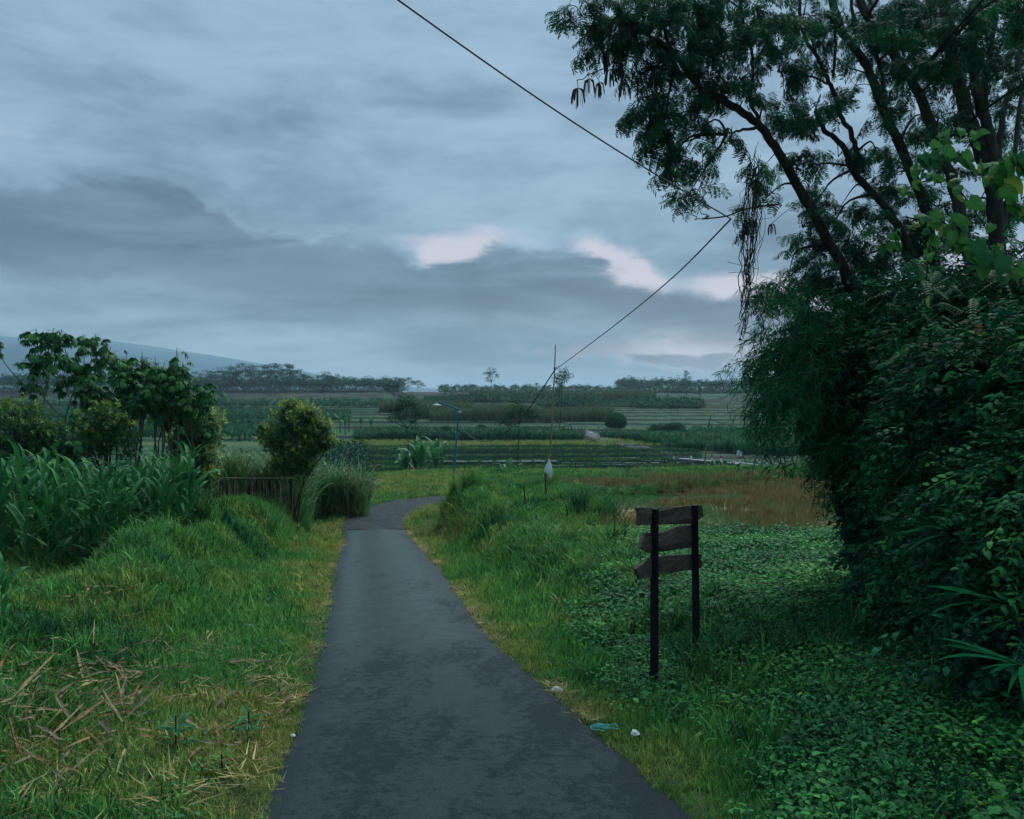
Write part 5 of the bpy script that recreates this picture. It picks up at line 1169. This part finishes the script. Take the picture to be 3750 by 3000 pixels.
# palms
b = MB(); cb = MB(); b.tube([(0, 0, -.5), (.2, 0, 5), (0, .1, 9)], [.2, .16, .12], 6)
for i in range(15):
    cb.blade((0, .1, 9), i * 2.4, 3.6, .7, .5 + .05 * i, 1.2, 6, 'lobe', .3)
pt, pc = b.mesh('trunk', FTT), cb.mesh('crown', FTL)
for o_n, (px, top) in enumerate(sorted([(515.5, 385.5), (525, 386), (536.5, 384), (544, 386.5), (550, 386), (269, 377), (277, 377), (585, 388), (576, 387)])):
    d = 440; x, y = at_px(px, d); z = h1(x, y); t = empty('palm', (x, y, z), random.uniform(0, 6), ORD[o_n] + ' coconut palm from the left along the skyline', 'palm', 'palms on the skyline'); k = hh(top, d, z) / 9.8
    for nm, me in (('trunk', pt), ('crown', pc)): o = bpy.data.objects.new(nm, me); C.objects.link(o); o.parent = t; o.scale = (k, k, k)
# wood massed behind, too far to part
wl = [mk_far(50 + i, h=11, w=12, pads=9, fork=.3, padh=.35, nleaf=30, ls=1.2)[1] for i in range(3)]
def wood(n, p0, p1, d0, d1, sc, label, nm='distant_woodland'):
    p = px_band(n, p0, p1, d0, d1); scatter(nm, wl, p, zrots(len(p), .03), rng.uniform(.8, 1.2, len(p)) * sc, label=label, category='woodland')
wood(170, 195, 400, 500, 560, .75, 'misty undergrowth below the left skyline trees')
wood(160, 620, 860, 560, 640, .85, 'blue misty wood along the right horizon')
wood(70, 440, 620, 600, 680, .55, 'faint distant trees behind the middle skyline')
wood(60, -20, 110, 440, 520, .9, 'hazy trees behind the cassavas at far left')
for nm_, seg, lab_ in (('undergrowth', [(1300, -20, 400, 500, 530)], 'low misty undergrowth closing the foot of the left tree row'), ('far_undergrowth', [(1300, 615, 860, 480, 520), (600, 440, 620, 520, 560)], 'low misty undergrowth closing the foot of the right tree row')):
    p = np.concatenate([px_band(*q) for q in seg]); scatter(nm_, fleaf, p, zrots(len(p), .05), rng.uniform(2.0, 4.0, len(p)), np.clip(.1 + .1 * rng.random(len(p)), 0, 1), label=lab_, category='undergrowth')
# thin valley trees
def thin_tree(px0, d, topy, basepx, basey, crowns, label, th=.06):
    x, y = at_px(basepx, d); z = h1(x, y); base = Vector((x, y, z)); t = empty('thin_tree', base, 0, label, 'tree')
    b = MB(); tp = P(px0, topy, d); b.tube([v - base for v in spline([base - Vector((0, 0, .2)), (base + tp) / 2 + Vector((.06, 0, 0)), tp], 6)], [th * (1 - k / 20) for k in range(13)], 6); b.build('trunk', BARKL, t)
    P_, R_ = [], []
    for (cx_, cy_, rx, rz, n) in crowns:
        c = P(cx_, cy_, d); bb = MB(); bb.tube([tp - base, c - base], th * .35, 4); bb.build('branch', BARK, t)
        for _ in range(n): v = Vector((random.gauss(0, rx * .5), random.gauss(0, rx * .5), random.gauss(0, rz * .5))); P_.append(tuple(c + v)); R_.append((random.gauss(0, .3), random.gauss(0, .3), random.uniform(0, 6.28)))
    scatter('crown', fleaf, np.array(P_), R_, rng.uniform(.5, .9, len(P_)) * .55 * d / 60, np.clip(rng.normal(.22, .1, len(P_)), 0, 1), parent=t); return t
thin_tree(407, 62, 428, 410, 470, [(406, 404, .8, .6, 45), (396, 410, .6, .4, 26), (418, 412, .6, .4, 24), (400, 420, .5, .3, 14), (414, 422, .5, .3, 12), (390, 420, .3, .3, 8)], 'thin trunked tree with a feathery crown above the banana clump')
thin_tree(519, 60, 424, 515, 478, [(525, 412, .8, .45, 34), (512, 415, .5, .3, 16), (533, 416, .5, .3, 14), (506, 424, .7, .25, 18), (518, 404, .5, .35, 14)], 'small leaning tree left of the tall bamboo pole')
thin_tree(562, 165, 384, 559.5, 426, [(564, 378, 1.3, 1.3, 26), (560, 384, 1.2, 1.2, 16), (559.5, 391, .7, 1.1, 10)], 'tall bare stemmed tree topped by a small leafy ball', .11)
for px, py, d, r_, tn, lab in [(616, 426, 165, 1.7, .3, 'rounded bush at the foot of the sugar cane'), (657, 436, 135, 1.1, .6, 'bright little tree at the far edge of the maize field'), (674, 437, 135, 1.3, .35, 'darker little tree right of the bright one'), (480, 421, 150, .8, .3, 'small bush on the middle terraces'), (446, 424, 140, .9, .25, 'small bush behind the lamp post'), (716, 470, 80, .5, .7, 'yellowish sapling by the lane')]:
    x, y = at_px(px, d); z = h1(x, y); shrub('terrace_bush', (x, y, z), [(Vector((x, y, z + r_ * .6)), (r_, r_, r_ * .75))], lab, protos=fleaf, scl=.9 * (1 if r_ > 1 else .5), dens=.7, tipy=.35, lo=tn * .5, stems=2)
random.seed(99)
# ================================================================== OBJECTS
WOOD = simplemat('weathered_board', (.055, .050, .042), (.14, .115, .09), 7, .85, .5, .15, (1, 1, 6)); ENDW = simplemat('bare_end_grain', (.16, .09, .05), (.24, .15, .09), 20, .8, .2, .15)
POST = simplemat('dark_painted_post', (.006, .005, .008), (.012, .010, .013), 10, .7, .2, .2)
gs = P(654.5, 675.5, 6.7); sg = empty('signpost', (gs.x, gs.y, h1(gs.x, gs.y)), 0, 'dark wooden signpost with three blank boards seen from behind', 'signpost'); so_ = Vector(sg.location)
def cpx(X, Y): return ((2250 + X * .46404) * .27307, (1750 + Y * .46404) * .27307)
def dpl(px): return 6.7 + (px - 654.5) / (695 - 654.5) * .82
ax = (P(695, 560, dpl(695)) - P(654.5, 560, dpl(654.5))); ax.z = 0; ax.normalize(); nb_ = Vector((-ax.y, ax.x, 0))   # away from the camera
for (xa, ya, xb, yb, w) in [(316, 243, 316, 1600, .054), (631, 215, 651, 1420, .054)]:
    a, b1 = cpx(xa, ya), cpx(xb, yb); d = dpl(a[0]); A_, B_ = P(*a, d), P(*b1, d); B_.z = min(B_.z, h1(B_.x, B_.y) - .25)
    if xa > 400: B_.z = h1(B_.x, B_.y) - .25
    mb = MB(); vs_ = []
    for q in (B_, A_):
        for (i, j) in ((-1, -1), (1, -1), (1, 1), (-1, 1)): vs_.append(q - so_ + ax * i * w / 2 + nb_ * j * w / 2)
    mb.add(vs_, [(0, 1, 5, 4), (1, 2, 6, 5), (2, 3, 7, 6), (3, 0, 4, 7), (4, 5, 6, 7), (3, 2, 1, 0)]); o = mb.build('post', POST, sg)
    bv_ = o.modifiers.new('bevel', 'BEVEL'); bv_.width = .004; bv_.segments = 1
boards = [[(188, 236), (300, 236), (420, 232), (560, 224), (688, 217), (700, 262), (706, 300), (655, 336), (605, 362), (480, 366), (345, 369), (196, 375), (200, 290)],
          [(248, 432), (345, 438), (400, 426), (450, 410), (510, 388), (560, 380), (610, 376), (660, 386), (664, 430), (655, 480), (654, 548), (560, 556), (450, 570), (345, 586), (290, 594), (240, 570), (205, 548), (222, 490)],
          [(278, 632), (345, 624), (470, 612), (600, 603), (683, 602), (692, 712), (600, 727), (470, 745), (345, 762), (270, 786), (208, 800), (192, 765), (172, 718), (225, 678)]]
for bi, pl in enumerate(boards):
    fr, bk = [], []
    for X_, Y_ in pl:
        p_ = cpx(X_, Y_); q = P(*p_, dpl(p_[0]) + .045); fr.append(q + nb_ * 0 - so_); bk.append(q + nb_ * .028 - so_)
    n = len(fr); mb = MB(); mb.add(fr + bk, [tuple(range(n)), tuple(range(2 * n - 1, n - 1, -1))] + [(i, i + n, (i + 1) % n + n, (i + 1) % n) for i in range(n)])
    o = mb.build('board', WOOD, sg); tag(o, ['top board pointing right', 'curved middle board pointing left', 'bottom board pointing left'][bi])
    o.data.materials.append(ENDW)
    for fc in o.data.polygons:
        c = fc.center + so_
        if fc.index >= 2 and fc.normal.dot(ax) < -.45: fc.material_index = 1
    # split as a thin raised tube, crack shade put into the dark one's colour
    if bi < 2:
        k = MB(); c0 = [((192, 262), (225, 285), (270, 295)), ((248, 452), (340, 452), (345, 440))][bi]
        k.tube([P(*cpx(*q), dpl(cpx(*q)[0]) + .043) - so_ for q in c0], .0035, 4); k.build('split', ENDW if bi == 0 else POST, sg)
for X_, Y_ in [(316, 300), (316, 475), (316, 690), (632, 290), (640, 470), (640, 660)]:
    p_ = cpx(X_, Y_); mb = MB(); c = P(*p_, dpl(p_[0]) - .03) - so_; mb.tube([c, c - nb_ * .006], .007, 8); mb.build('bolt', BARKL, sg)

# bamboo pole, its prop, the bag
def cp3(X, Y): return ((1500 + X * .3479) * .27307, (1250 + Y * .3479) * .27307)
def pole(name, pix, d, r0, r1, mat, label, cat, nodes=0, dv=None):
    pts = [P(*q, d if dv is None else dv[i]) for i, q in enumerate(pix)]; g0 = h1(pts[0].x, pts[0].y); pts[0].z = min(pts[0].z, g0 - .1); b0 = Vector((pts[0].x, pts[0].y, g0))
    root = empty(name, b0, 0, label, cat); sp = spline(pts, 6); n = len(sp); rad = [r0 + (r1 - r0) * k / (n - 1) for k in range(n)]
    b = MB(); b.tube([q - b0 for q in sp], rad, 8); b.build('pole', mat, root, True)
    for k in range(nodes):
        f = (k + .6) / nodes * (n - 1); i = int(f); q = sp[i].lerp(sp[min(i + 1, n - 1)], f - i) - b0; dv_ = (sp[min(i + 1, n - 1)] - sp[i]).normalized(); rr = rad[i] * 1.25
        b = MB(); b.tube([q - dv_ * .012, q, q + dv_ * .012], [rad[i] * 1.02, rr, rad[i] * 1.02], 8); b.build('node', BMD, root)
    return root, sp
BMY = simplemat('yellow_bamboo', (.17, .12, .05), (.30, .22, .10), 6, .55, .2, .35, (1, 1, .4))
bpole, bsp = pole('bamboo_pole', [cp3(1422, 1730), cp3(1440, 1400), cp3(1480, 1130), cp3(1500, 830), cp3(1518, 480), cp3(1526, 300), cp3(1535, 35)], 22, .030, .013, BMY, 'tall yellow bamboo pole carrying the wire on the right bank', 'pole', 14)
tie = MB(); c = P(*cp3(1527, 300), 22) - bpole.location
for k in range(4): tie.tube([c + Vector((.024 * math.cos(a / 6 * 6.28), .024 * math.sin(a / 6 * 6.28), k * .02)) for a in range(7)], .007, 4)
tie.tube([c, c + Vector((.06, 0, .08)), c + Vector((.12, 0, .1))], .005, 4); tie.build('tie', TWIG, bpole)
pole('prop_stick', [cp3(1446, 1725), cp3(1436, 1560), cp3(1424, 1385)], 21.9, .020, .013, BARK, 'dark crooked stick tied beside the bamboo pole', 'stick')
pole('dark_stake', [cp3(1224, 1730), cp3(1210, 1620), cp3(1200, 1525)], 21, .020, .013, BARK, 'short dark crooked stake left of the bamboo pole', 'stake')
BAG = new_mat('white_plastic'); m, t, b_, o_ = BAG; b_.inputs['Base Color'].default_value = (.70, .74, .78, 1); b_.inputs['Roughness'].default_value = .5
tr = t.nodes.new('ShaderNodeBsdfTranslucent'); tr.inputs[0].default_value = (.70, .74, .78, 1); mxs = t.nodes.new('ShaderNodeMixShader'); mxs.inputs[0].default_value = .35; t.links.new(b_.outputs[0], mxs.inputs[1]); t.links.new(tr.outputs[0], mxs.inputs[2]); t.links.new(mxs.outputs[0], o_.inputs[0]); PLA = m
prof = [(1466, 1240, .004), (1470, 1262, .02), (1464, 1300, .065), (1462, 1345, .10), (1463, 1375, .105), (1475, 1400, .06), (1487, 1432, .015)]
bb = MB(); o0 = P(*cp3(1466, 1245), 21.85); rings = []
for i, (X_, Y_, r_) in enumerate(prof):
    c = P(*cp3(X_, Y_), 21.85) - o0
    rings += [c + Vector((math.cos(a) * r_ * (1 + .22 * math.sin(a * 5 + i)), math.sin(a) * r_ * .55 * (1 + .2 * math.sin(a * 4 + i * 2)), .012 * math.sin(a * 3 + i))) for a in [k * 6.283 / 14 for k in range(14)]]
bb.add(rings, [(i * 14 + k, i * 14 + (k + 1) % 14, (i + 1) * 14 + (k + 1) % 14, (i + 1) * 14 + k) for i in range(len(prof) - 1) for k in range(14)])
o = bb.build('plastic_bag', PLA, None); o.location = o0; tag(o, 'white plastic bag tied to the bamboo pole', 'plastic bag')
# wires
WIRE = simplemat('black_cable', (.012, .012, .014), (.02, .02, .022), 5, .6, 0, .3)
def wire(pts, r, label, mat=None, sag=0):
    sp = spline(pts, 10); o0 = Vector(pts[0]); b = MB(); b.tube([q - o0 for q in sp], r, 5); o = b.build('cable', mat or WIRE, None, True); o.location = o0; tag(o, label, 'cable')
q0, q1 = P(200, -146, 4.6), P(731, 219, 9.2)
wire([q0.lerp(q1, f) + Vector((0, 0, -.10 * math.sin(math.pi * f))) for f in (0, .25, .5, .75, 1)], .0075, 'cable sweeping from the top of the sky into the leaning tree')
q2 = bsp[-6] if False else P(*cp3(1526, 305), 22)
wire([P(731, 219, 9.2), P(*(670, 280), 12.5), P(610, 329, 17), q2], .010, 'cable running from the leaning tree down to the bamboo pole')
wire([q2, P(527.4, 410.7, 26), P(511.7, 427.3, 29), P(495, 439.0, 33), P(480.8, 441, 37), P(468, 434, 41), P(458.5, 422.5, 44.8)], .017, 'cable sagging from the bamboo pole to the blue lamp post')
# blue lamp post
BLU = simplemat('blue_paint', (.012, .10, .17), (.02, .15, .24), 6, .5, .1, .4); lp, lsp = pole('lamp_post', [cp3(455, 1525), cp3(480, 1200), cp3(505, 880), cp3(522, 735)], 45, .055, .042, BLU, 'slim blue lamp post with a slanting arm beyond the bend', 'lamp post')
lo = Vector(lp.location)
def part(nm, pix, r, mat, d=45):
    b = MB(); b.tube([P(*cp3(*q), d) - lo for q in pix], r, 6); return b.build(nm, mat, lp)
part('arm', [(550, 727), (420, 680), (288, 636)], .05, BLU); part('frame', [(488, 712), (486, 780), (480, 855)], .035, BLU); part('frame', [(478, 855), (525, 850)], .035, BLU); part('meter_box', [(528, 728), (528, 752)], .09, PLA)
b = MB(); c = P(*cp3(286, 660), 45) - lo; b.tube([c + Vector((0, 0, .12)), c + Vector((0, 0, .05)), c - Vector((0, 0, .06)), c - Vector((0, 0, .08))], [.03, .07, .26, .26], 12); b.tube([c + Vector((0, 0, .1)), P(*cp3(286, 637), 45) - lo], .012, 4); b.build('lamp_shade', simplemat('pale_green_enamel', (.20, .30, .28), (.26, .36, .34), 3, .5, 0, .4), lp)
b = MB(); b.tube([c - Vector((0, 0, .07)), c - Vector((0, 0, .13))], [.05, .03], 8); b.build('bulb', PLA, lp)
# second pole and its wire
pole2, s2 = pole('dark_pole', [(703.4, 479), (705.5, 455), (708.3, 430), (710.5, 416)], 50, .05, .035, BMD, 'slim dark pole standing alone in the middle field', 'pole')
wire([P(710.4, 419, 50), P(735, 427, 58), P(765, 433, 68), P(830, 441, 90)], .02, 'thin cable running right from the slim dark pole')
pole('thin_pole', [(672, 438), (672, 418)], 137, .06, .05, BMD, 'far thin pole behind the maize field', 'pole')
for px, a, b1, lab in [(585.5, 443, 425, 'far bamboo stake beside the top of the valley lane'), (598, 440, 424, 'second far stake right of the lane top')]: pole('far_stake', [(px, a), (px + .5, b1)], 125, .05, .04, BMY, lab, 'stake')
# bridge
STONE = simplemat('rough_stone', (.10, .105, .11), (.24, .24, .24), 3, .9, .6, .2); CONC = simplemat('pale_concrete', (.28, .30, .31), (.40, .41, .42), 3, .85, .2, .2)
ZB = -5.2
lane_pts = [(16.5, 108), (18.0, 100), (19.3, 93), (21.0, 86), (23.6, 80), (27.0, 73.5), (31, 67), (36, 61)]
sp = spline([(a, b1, ZB) for a, b1 in lane_pts], 8); rows = []
for i, q in enumerate(sp):
    tg = sp[min(i + 1, len(sp) - 1)] - sp[max(i - 1, 0)]; tg.z = 0; tg.normalize(); nr = Vector((-tg.y, tg.x, 0)); z = ZB + (.10 if i < 12 else 0) - .006 * 0
    z = max(z, h1(q.x, q.y) + .06)
    rows.append([tuple(Vector((q.x, q.y, z - (1.1 if abs(s_) > 1.9 else 0))) - nr * s_ * (1 if abs(s_) < 1.9 else 1.02)) for s_ in (-1.95, -1.85, 0, 1.85, 1.95)])
A = np.array(rows); grid_mesh('bridge_lane', A[..., 0], A[..., 1], A[..., 2], M['lane'], kind='structure', label='grey lane crossing the little stone bridge')
def wall_pts(a, b1, h, w, name, mat, label, stones=False):
    a = Vector((*a, 0)); b1 = Vector((*b1, 0)); L = (b1 - a).length; dv = (b1 - a).normalized(); nn = Vector((-dv.y, dv.x, 0)); o0 = Vector((a.x, a.y, ZB - .1)); t = empty(name, o0, 0, label, 'wall' if stones else 'kerb')
    if stones:
        nst = 14; 
        for r_ in range(3):
            for i in range(nst):
                x0, x1 = L * i / nst + (.2 if r_ % 2 else 0), L * (i + 1) / nst - .03 + (.2 if r_ % 2 else 0); c = dv * ((x0 + x1) / 2) + Vector((0, 0, -.35 + r_ * .27 + random.gauss(0, .01))); mb = MB()
                Mx = Matrix((dv, nn, Vector((0, 0, 1)))).transposed(); mb.box(c + nn * random.gauss(0, .012), (x1 - x0, w * .9, .24), Mx); mb.build('stone', STONE, t)
    mb = MB(); Mx = Matrix((dv, nn, Vector((0, 0, 1)))).transposed(); mb.box(dv * L / 2 + Vector((0, 0, h)), (L + .3, w * 1.25, .10), Mx); mb.build('coping', CONC, t); return t
wall_pts((18.0, 87.5), (22.2, 80.6), .42, .4, 'bridge_wall', STONE, 'stone parapet on the near side of the small bridge', True)
wall_pts((23.2, 86.0), (26.3, 79.2), .15, .3, 'bridge_kerb', CONC, 'pale kerb along the far side of the small bridge')
RED = simplemat('red_paint', (.16, .02, .015), (.24, .03, .02), 5, .6, 0, .3); WHT = simplemat('white_paint', (.55, .58, .60), (.70, .72, .72), 5, .6, 0, .3)
for i, (x, y, lab) in enumerate([(18.9, 86.4, 'red topped bollard furthest left on the near side of the bridge'), (20.45, 83.8, 'middle bollard of the near bridge side'), (21.1, 82.7, 'right bollard of the near bridge side'), (23.7, 85.1, 'left bollard on the far side below the white board'), (24.9, 82.5, 'middle bollard on the far bridge side'), (25.35, 81.4, 'rightmost bollard on the far bridge side'), (17.7, 89.5, 'bollard just up the lane from the stone parapet')]):
    zb = ZB + (.35 if i < 3 else .08); t = empty('bollard', (x, y, zb), 0, lab, 'bollard', 'red and white bollards on the bridge')
    b = MB(); b.tube([(0, 0, 0), (0, 0, .36)], .085, 8); b.build('base', WHT, t); b = MB(); b.tube([(0, 0, .363), (0, 0, .60), (0, 0, .64)], [.087, .087, .05], 8); b.build('red_top', RED, t)
x, y = at_px(739.6, 90); t = empty('notice_board', (x, y, h1(x, y)), 0, 'small tilted white board on a post beside the bridge', 'board'); gz = t.location.z; zc = P(739.6, 453.3, 90).z - gz
b = MB(); b.tube([(0, 0.03, -.2), (0, 0.03, zc)], .03, 6); b.build('post', BMD, t)
for sx in (-1, 1): b = MB(); b.box((sx * .145, 0, zc - sx * .05), (.27, .02, .52), Euler((0, .12, 0)).to_matrix()); b.build('panel', WHT, t)
pole('leaning_white_pole', [(819.5, 472.5), (830, 457.6)], 74, .05, .04, WHT, 'white pole leaning beside the lane near the thicket', 'pole')
b = MB(); g = G(775, 466.5, 60); b.tube([(0, 0, -.1), (.1, 0, .25), (.1, 0, .4)], [.45, .4, .12], 7); o = b.build('rock', STONE); o.location = g; tag(o, 'pale rock beside the lane past the bridge', 'rock')
# blue hut
HB = simplemat('blue_tarpaulin', (.03, .10, .25), (.05, .14, .32), 3, .6, .1, .3); x, y = at_px(207.5, 430); t = empty('blue_hut', (x, y, h1(x, y)), 0, 'tiny blue hut below the left skyline trees', 'hut')
b = MB(); b.box((0, 0, 1.2), (2.6, 2, 2.6)); b.build('wall', HB, t); b = MB(); b.add([(-1.6, -1.3, 2.5), (1.6, -1.3, 2.5), (1.6, 1.3, 2.9), (-1.6, 1.3, 2.9), (-1.6, -1.3, 2.6), (1.6, -1.3, 2.6), (1.6, 1.3, 3.0), (-1.6, 1.3, 3.0)], [(0, 1, 2, 3), (7, 6, 5, 4), (0, 4, 5, 1), (1, 5, 6, 2), (2, 6, 7, 3), (3, 7, 4, 0)]); b.build('roof', HB, t); b = MB(); b.box((2.3, 0, .9), (1.6, 1.6, 1.8)); b.build('annex', CONC, t)

# ---------------------------------------------------------------- litter and dry stalks
def dry(px, py, L, w, az, tilt, label, bend=.3, grp='dry stalks lying in the left foreground'):
    g = G(px, py); b = MB(); b.blade((0, 0, 0), 0, L, w, math.pi / 2 - tilt, random.uniform(-.1, .9) if bend == .3 else .1, 6, 'corn', .3, random.uniform(-.9, .9), .006); o = b.build('dry_stalk', SOLSTRAW[random.randrange(3)], None, label=label, cat='dry stalk', group=grp)
    o.location = g + Vector((0, 0, random.uniform(.03, .10) + (random.random() * .14 if px < 140 else 0))); o.rotation_euler = (random.gauss(0, .1), 0, az)
def sstraw(nm, a, c): return simplemat(nm, a, c, 14, .75, .2, .25, (4, 1, 1))
SOLSTRAW = [sstraw('dry_leaf_pale', (.18, .125, .055), (.36, .27, .13)), sstraw('dry_leaf_brown', (.10, .055, .022), (.24, .14, .05)), sstraw('dry_leaf_grey', (.10, .085, .055), (.20, .165, .10))]
reg = [(12, 715, 22, 18, 44), (95, 695, 30, 16, 66), (55, 735, 40, 20, 50), (140, 725, 40, 14, 20), (215, 705, 28, 8, 10), (190, 755, 45, 15, 16), (60, 790, 50, 12, 12), (255, 690, 22, 10, 10), (95, 610, 16, 6, 12), (25, 585, 22, 5, 12), (275, 720, 12, 14, 8)]
k = 0
for cx_, cy_, sx, sy, n in reg:
    for _ in range(n):
        px = random.gauss(cx_, sx); py = random.gauss(cy_, sy)
        if px > np.interp(py, [529, 598, 674, 741, 819], [338, 322, 303, 279, 252]): continue
        if py < 560: continue
        dry(px, py, random.uniform(.14, .46) * (1.2 if px < 130 else .8), random.uniform(.010, .026), random.uniform(0, 6.283), random.uniform(-.05, .5), 'dry curled maize stalk leaf lying in the left foreground grass'); k += 1
dry(215, 672, .55, .03, .25, .05, 'long straight dry leaf above the middle of the left litter')
# litter hugging the road edges
ep = []
for _ in range(1300):
    y = random.uniform(2.2, 27); sd = random.random() < .8; x = (float(xr(y)) + abs(random.gauss(0, .07)) - .05) if sd else (float(xl(y)) - abs(random.gauss(0, .09)) + .04)
    if vnoise(np.array([y]), np.array([0. if sd else 9.]), 1.1, 81)[0] > -.05: ep.append((x, y, float(H(np.array([x]), np.array([y]))[0]) + .02))
ep = np.array(ep); scatter('road_edge_straw', flats, ep, zrots(len(ep), .15), rng.uniform(.16, .42, len(ep)) * (1 + ep[:, 1] * .03), rng.random(len(ep)) * .8, label='straw and dead leaves gathered along the road edges', category='straw')
lp_ = place(5200, -6, -1.2, 2, 8.5, lambda x, y: (edge_d(x, y) > .1) * np.maximum((vnoise(x, y, 1.1, 83) > .15) * .4, np.exp(-((x + 2.9) / .9) ** 2 - ((y - 4.7) / 1.0) ** 2)), m=.8)
scatter('litter_straw', flats, lp_ + np.array([0, 0, .03]), zrots(len(lp_), .2), rng.uniform(.35, .9, len(lp_)), rng.random(len(lp_)), label='broken bits of dry stalk scattered through the left grass', category='straw')
def scrap(name, px, py, size, mat, label, cat, up=.03):
    g = G(px, py); b = MB(); r = random.Random(px); n = 9; vs_ = [(0, 0, .35)]
    for j, (rr, z) in enumerate(((.55, .25), (1, -.1))):
        for i in range(n): a = i / n * 6.283; q = rr * r.uniform(.7, 1.15); vs_.append((math.cos(a) * q, math.sin(a) * q * .7, z + r.uniform(-.12, .12)))
    fs = [(0, 1 + i, 1 + (i + 1) % n) for i in range(n)] + [(1 + i, 1 + n + i, 1 + n + (i + 1) % n, 1 + (i + 1) % n) for i in range(n)]
    b.add([(x * size, y * size, z * size) for x, y, z in vs_], fs); o = b.build(name, mat, None, label=label, cat=cat); o.location = g + Vector((0, 0, up)); o.rotation_euler = (0, 0, random.uniform(0, 6))
SCR = simplemat('dirty_white_plastic', (.45, .48, .46), (.62, .64, .60), 9, .6, .1, .3)
scrap('plastic_scrap', 557, 693, .055, SCR, 'crumpled white scrap lying on the right road edge', 'litter'); scrap('plastic_scrap', 635, 742, .045, SCR, 'white crumpled scrap in the weeds right of the teal string', 'litter', .06)
scrap('paper_scrap', 293, 737, .022, SCR, 'tiny white scrap on the asphalt near the left edge', 'litter', .012)
scrap('blue_scrap', 532, 615, .05, simplemat('blue_plastic', (.05, .22, .42), (.08, .30, .5), 9, .6, 0, .3), 'blue plastic scrap in the right verge', 'litter', .05)
scrap('tan_scrap', 577, 617, .045, SOLSTRAW[0], 'tan scrap on the bank right of the blue one', 'litter', .06)
scrap('white_scrap', 365, 437, .5, SCR, 'far white scrap on the left hillside', 'litter', .3) if False else None
scrap('far_white_scrap', 591, 434, .45, SCR, 'white heap beside the top of the valley lane', 'litter', .2)
g = G(614, 673); b = MB()
for i in range(6): a = i * 1.05; b.leaf((0, 0, 0), (math.cos(a), math.sin(a), .5), (0, 0, 1), .035, .035, -.2)
o = b.build('yellow_flower', simplemat('yellow_petal', (.75, .42, .02), (.85, .55, .05), 9, .5, 0, .3), None, label='bright yellow fallen flower left of the signpost', cat='flower'); o.location = g + Vector((0, 0, .05))
# white bottle left of the road
g = G(250, 632); b = MB(); b.tube([(-.07, 0, 0), (-.065, 0, 0), (.03, 0, 0), (.05, 0, 0), (.065, 0, 0), (.075, 0, 0)], [.018, .028, .028, .02, .012, .012], 10); o = b.build('white_bottle', SCR, None, True, label='white plastic bottle lying in the grass left of the road', cat='bottle'); o.location = g + Vector((0, 0, .06)); o.rotation_euler = (0, .06, .1)
# teal string
TEAL = simplemat('teal_string', (.06, .34, .32), (.10, .45, .42), 9, .6, 0, .3); g = G(601, 735); b = MB()
for j in range(7):
    r_ = random.uniform(.025, .065); cx0, cy0 = random.uniform(-.06, .06), random.uniform(-.035, .035); a0 = random.uniform(0, 6)
    b.tube([(cx0 + math.cos(a0 + a * .7) * r_ * (1 + .2 * math.sin(a)), cy0 + math.sin(a0 + a * .7) * r_ * .7, .02 + .02 * abs(math.sin(a + j))) for a in range(8)], .0028, 4, False)
o = b.build('string_tangle', TEAL, None, label='tangle of teal plastic string on the right road edge', cat='string'); o.location = g + Vector((0, 0, .02))
# leafy weeds standing in the left litter
for px, py, sc, lab in [(249, 742, 1.0, 'dark leafy weed near the left road edge'), (176, 756, 1.25, 'taller dark weed further left in the litter'), (222, 775, .6, 'small pale weed in the bottom left grass')]:
    g = G(px, py); t = empty('weed', g, 0, lab, 'weed')
    for i in range(16):
        b = MB(); a = i * 2.4; l = random.uniform(.07, .13) * sc; b.leaf((0, 0, 0), (math.cos(a), math.sin(a), random.uniform(-.1, .7)), (0, 0, 1), l, l * .38, .2); o = b.build('leaf', BG[1] if sc > .9 else BG[0], t); o.location = (math.cos(a) * .02, math.sin(a) * .02, .03 + .16 * sc * i / 16)
    b = MB(); b.tube([(0, 0, -.03), (0, 0, .2 * sc)], .005, 5); b.build('stem', TWIG, t)
# brown twig heap and curled stem near the posts
b = MB(); b.tube([(0, 0, 0), (.08, 0, .03), (.17, .01, .02), (.24, 0, .035)], .009, 5); b.tube([(.02, 0, -.02), (0, 0, .1), (-.01, 0, .14)], .012, 5); o = b.build('dead_root', BARKL, None, label='pale dead root curling beside the left signpost foot', cat='root'); g = G(612, 660); o.location = g + Vector((0, 0, .04))
b = MB(); b.tube([(0, 0, .004), (-.12, .08, .006), (-.2, .2, .006)], .004, 4); o = b.build('fallen_twig', SOLSTRAW[2], None, label='thin curved twig lying on the asphalt by the right edge', cat='twig'); o.location = G(478, 620) + Vector((0, 0, .04))
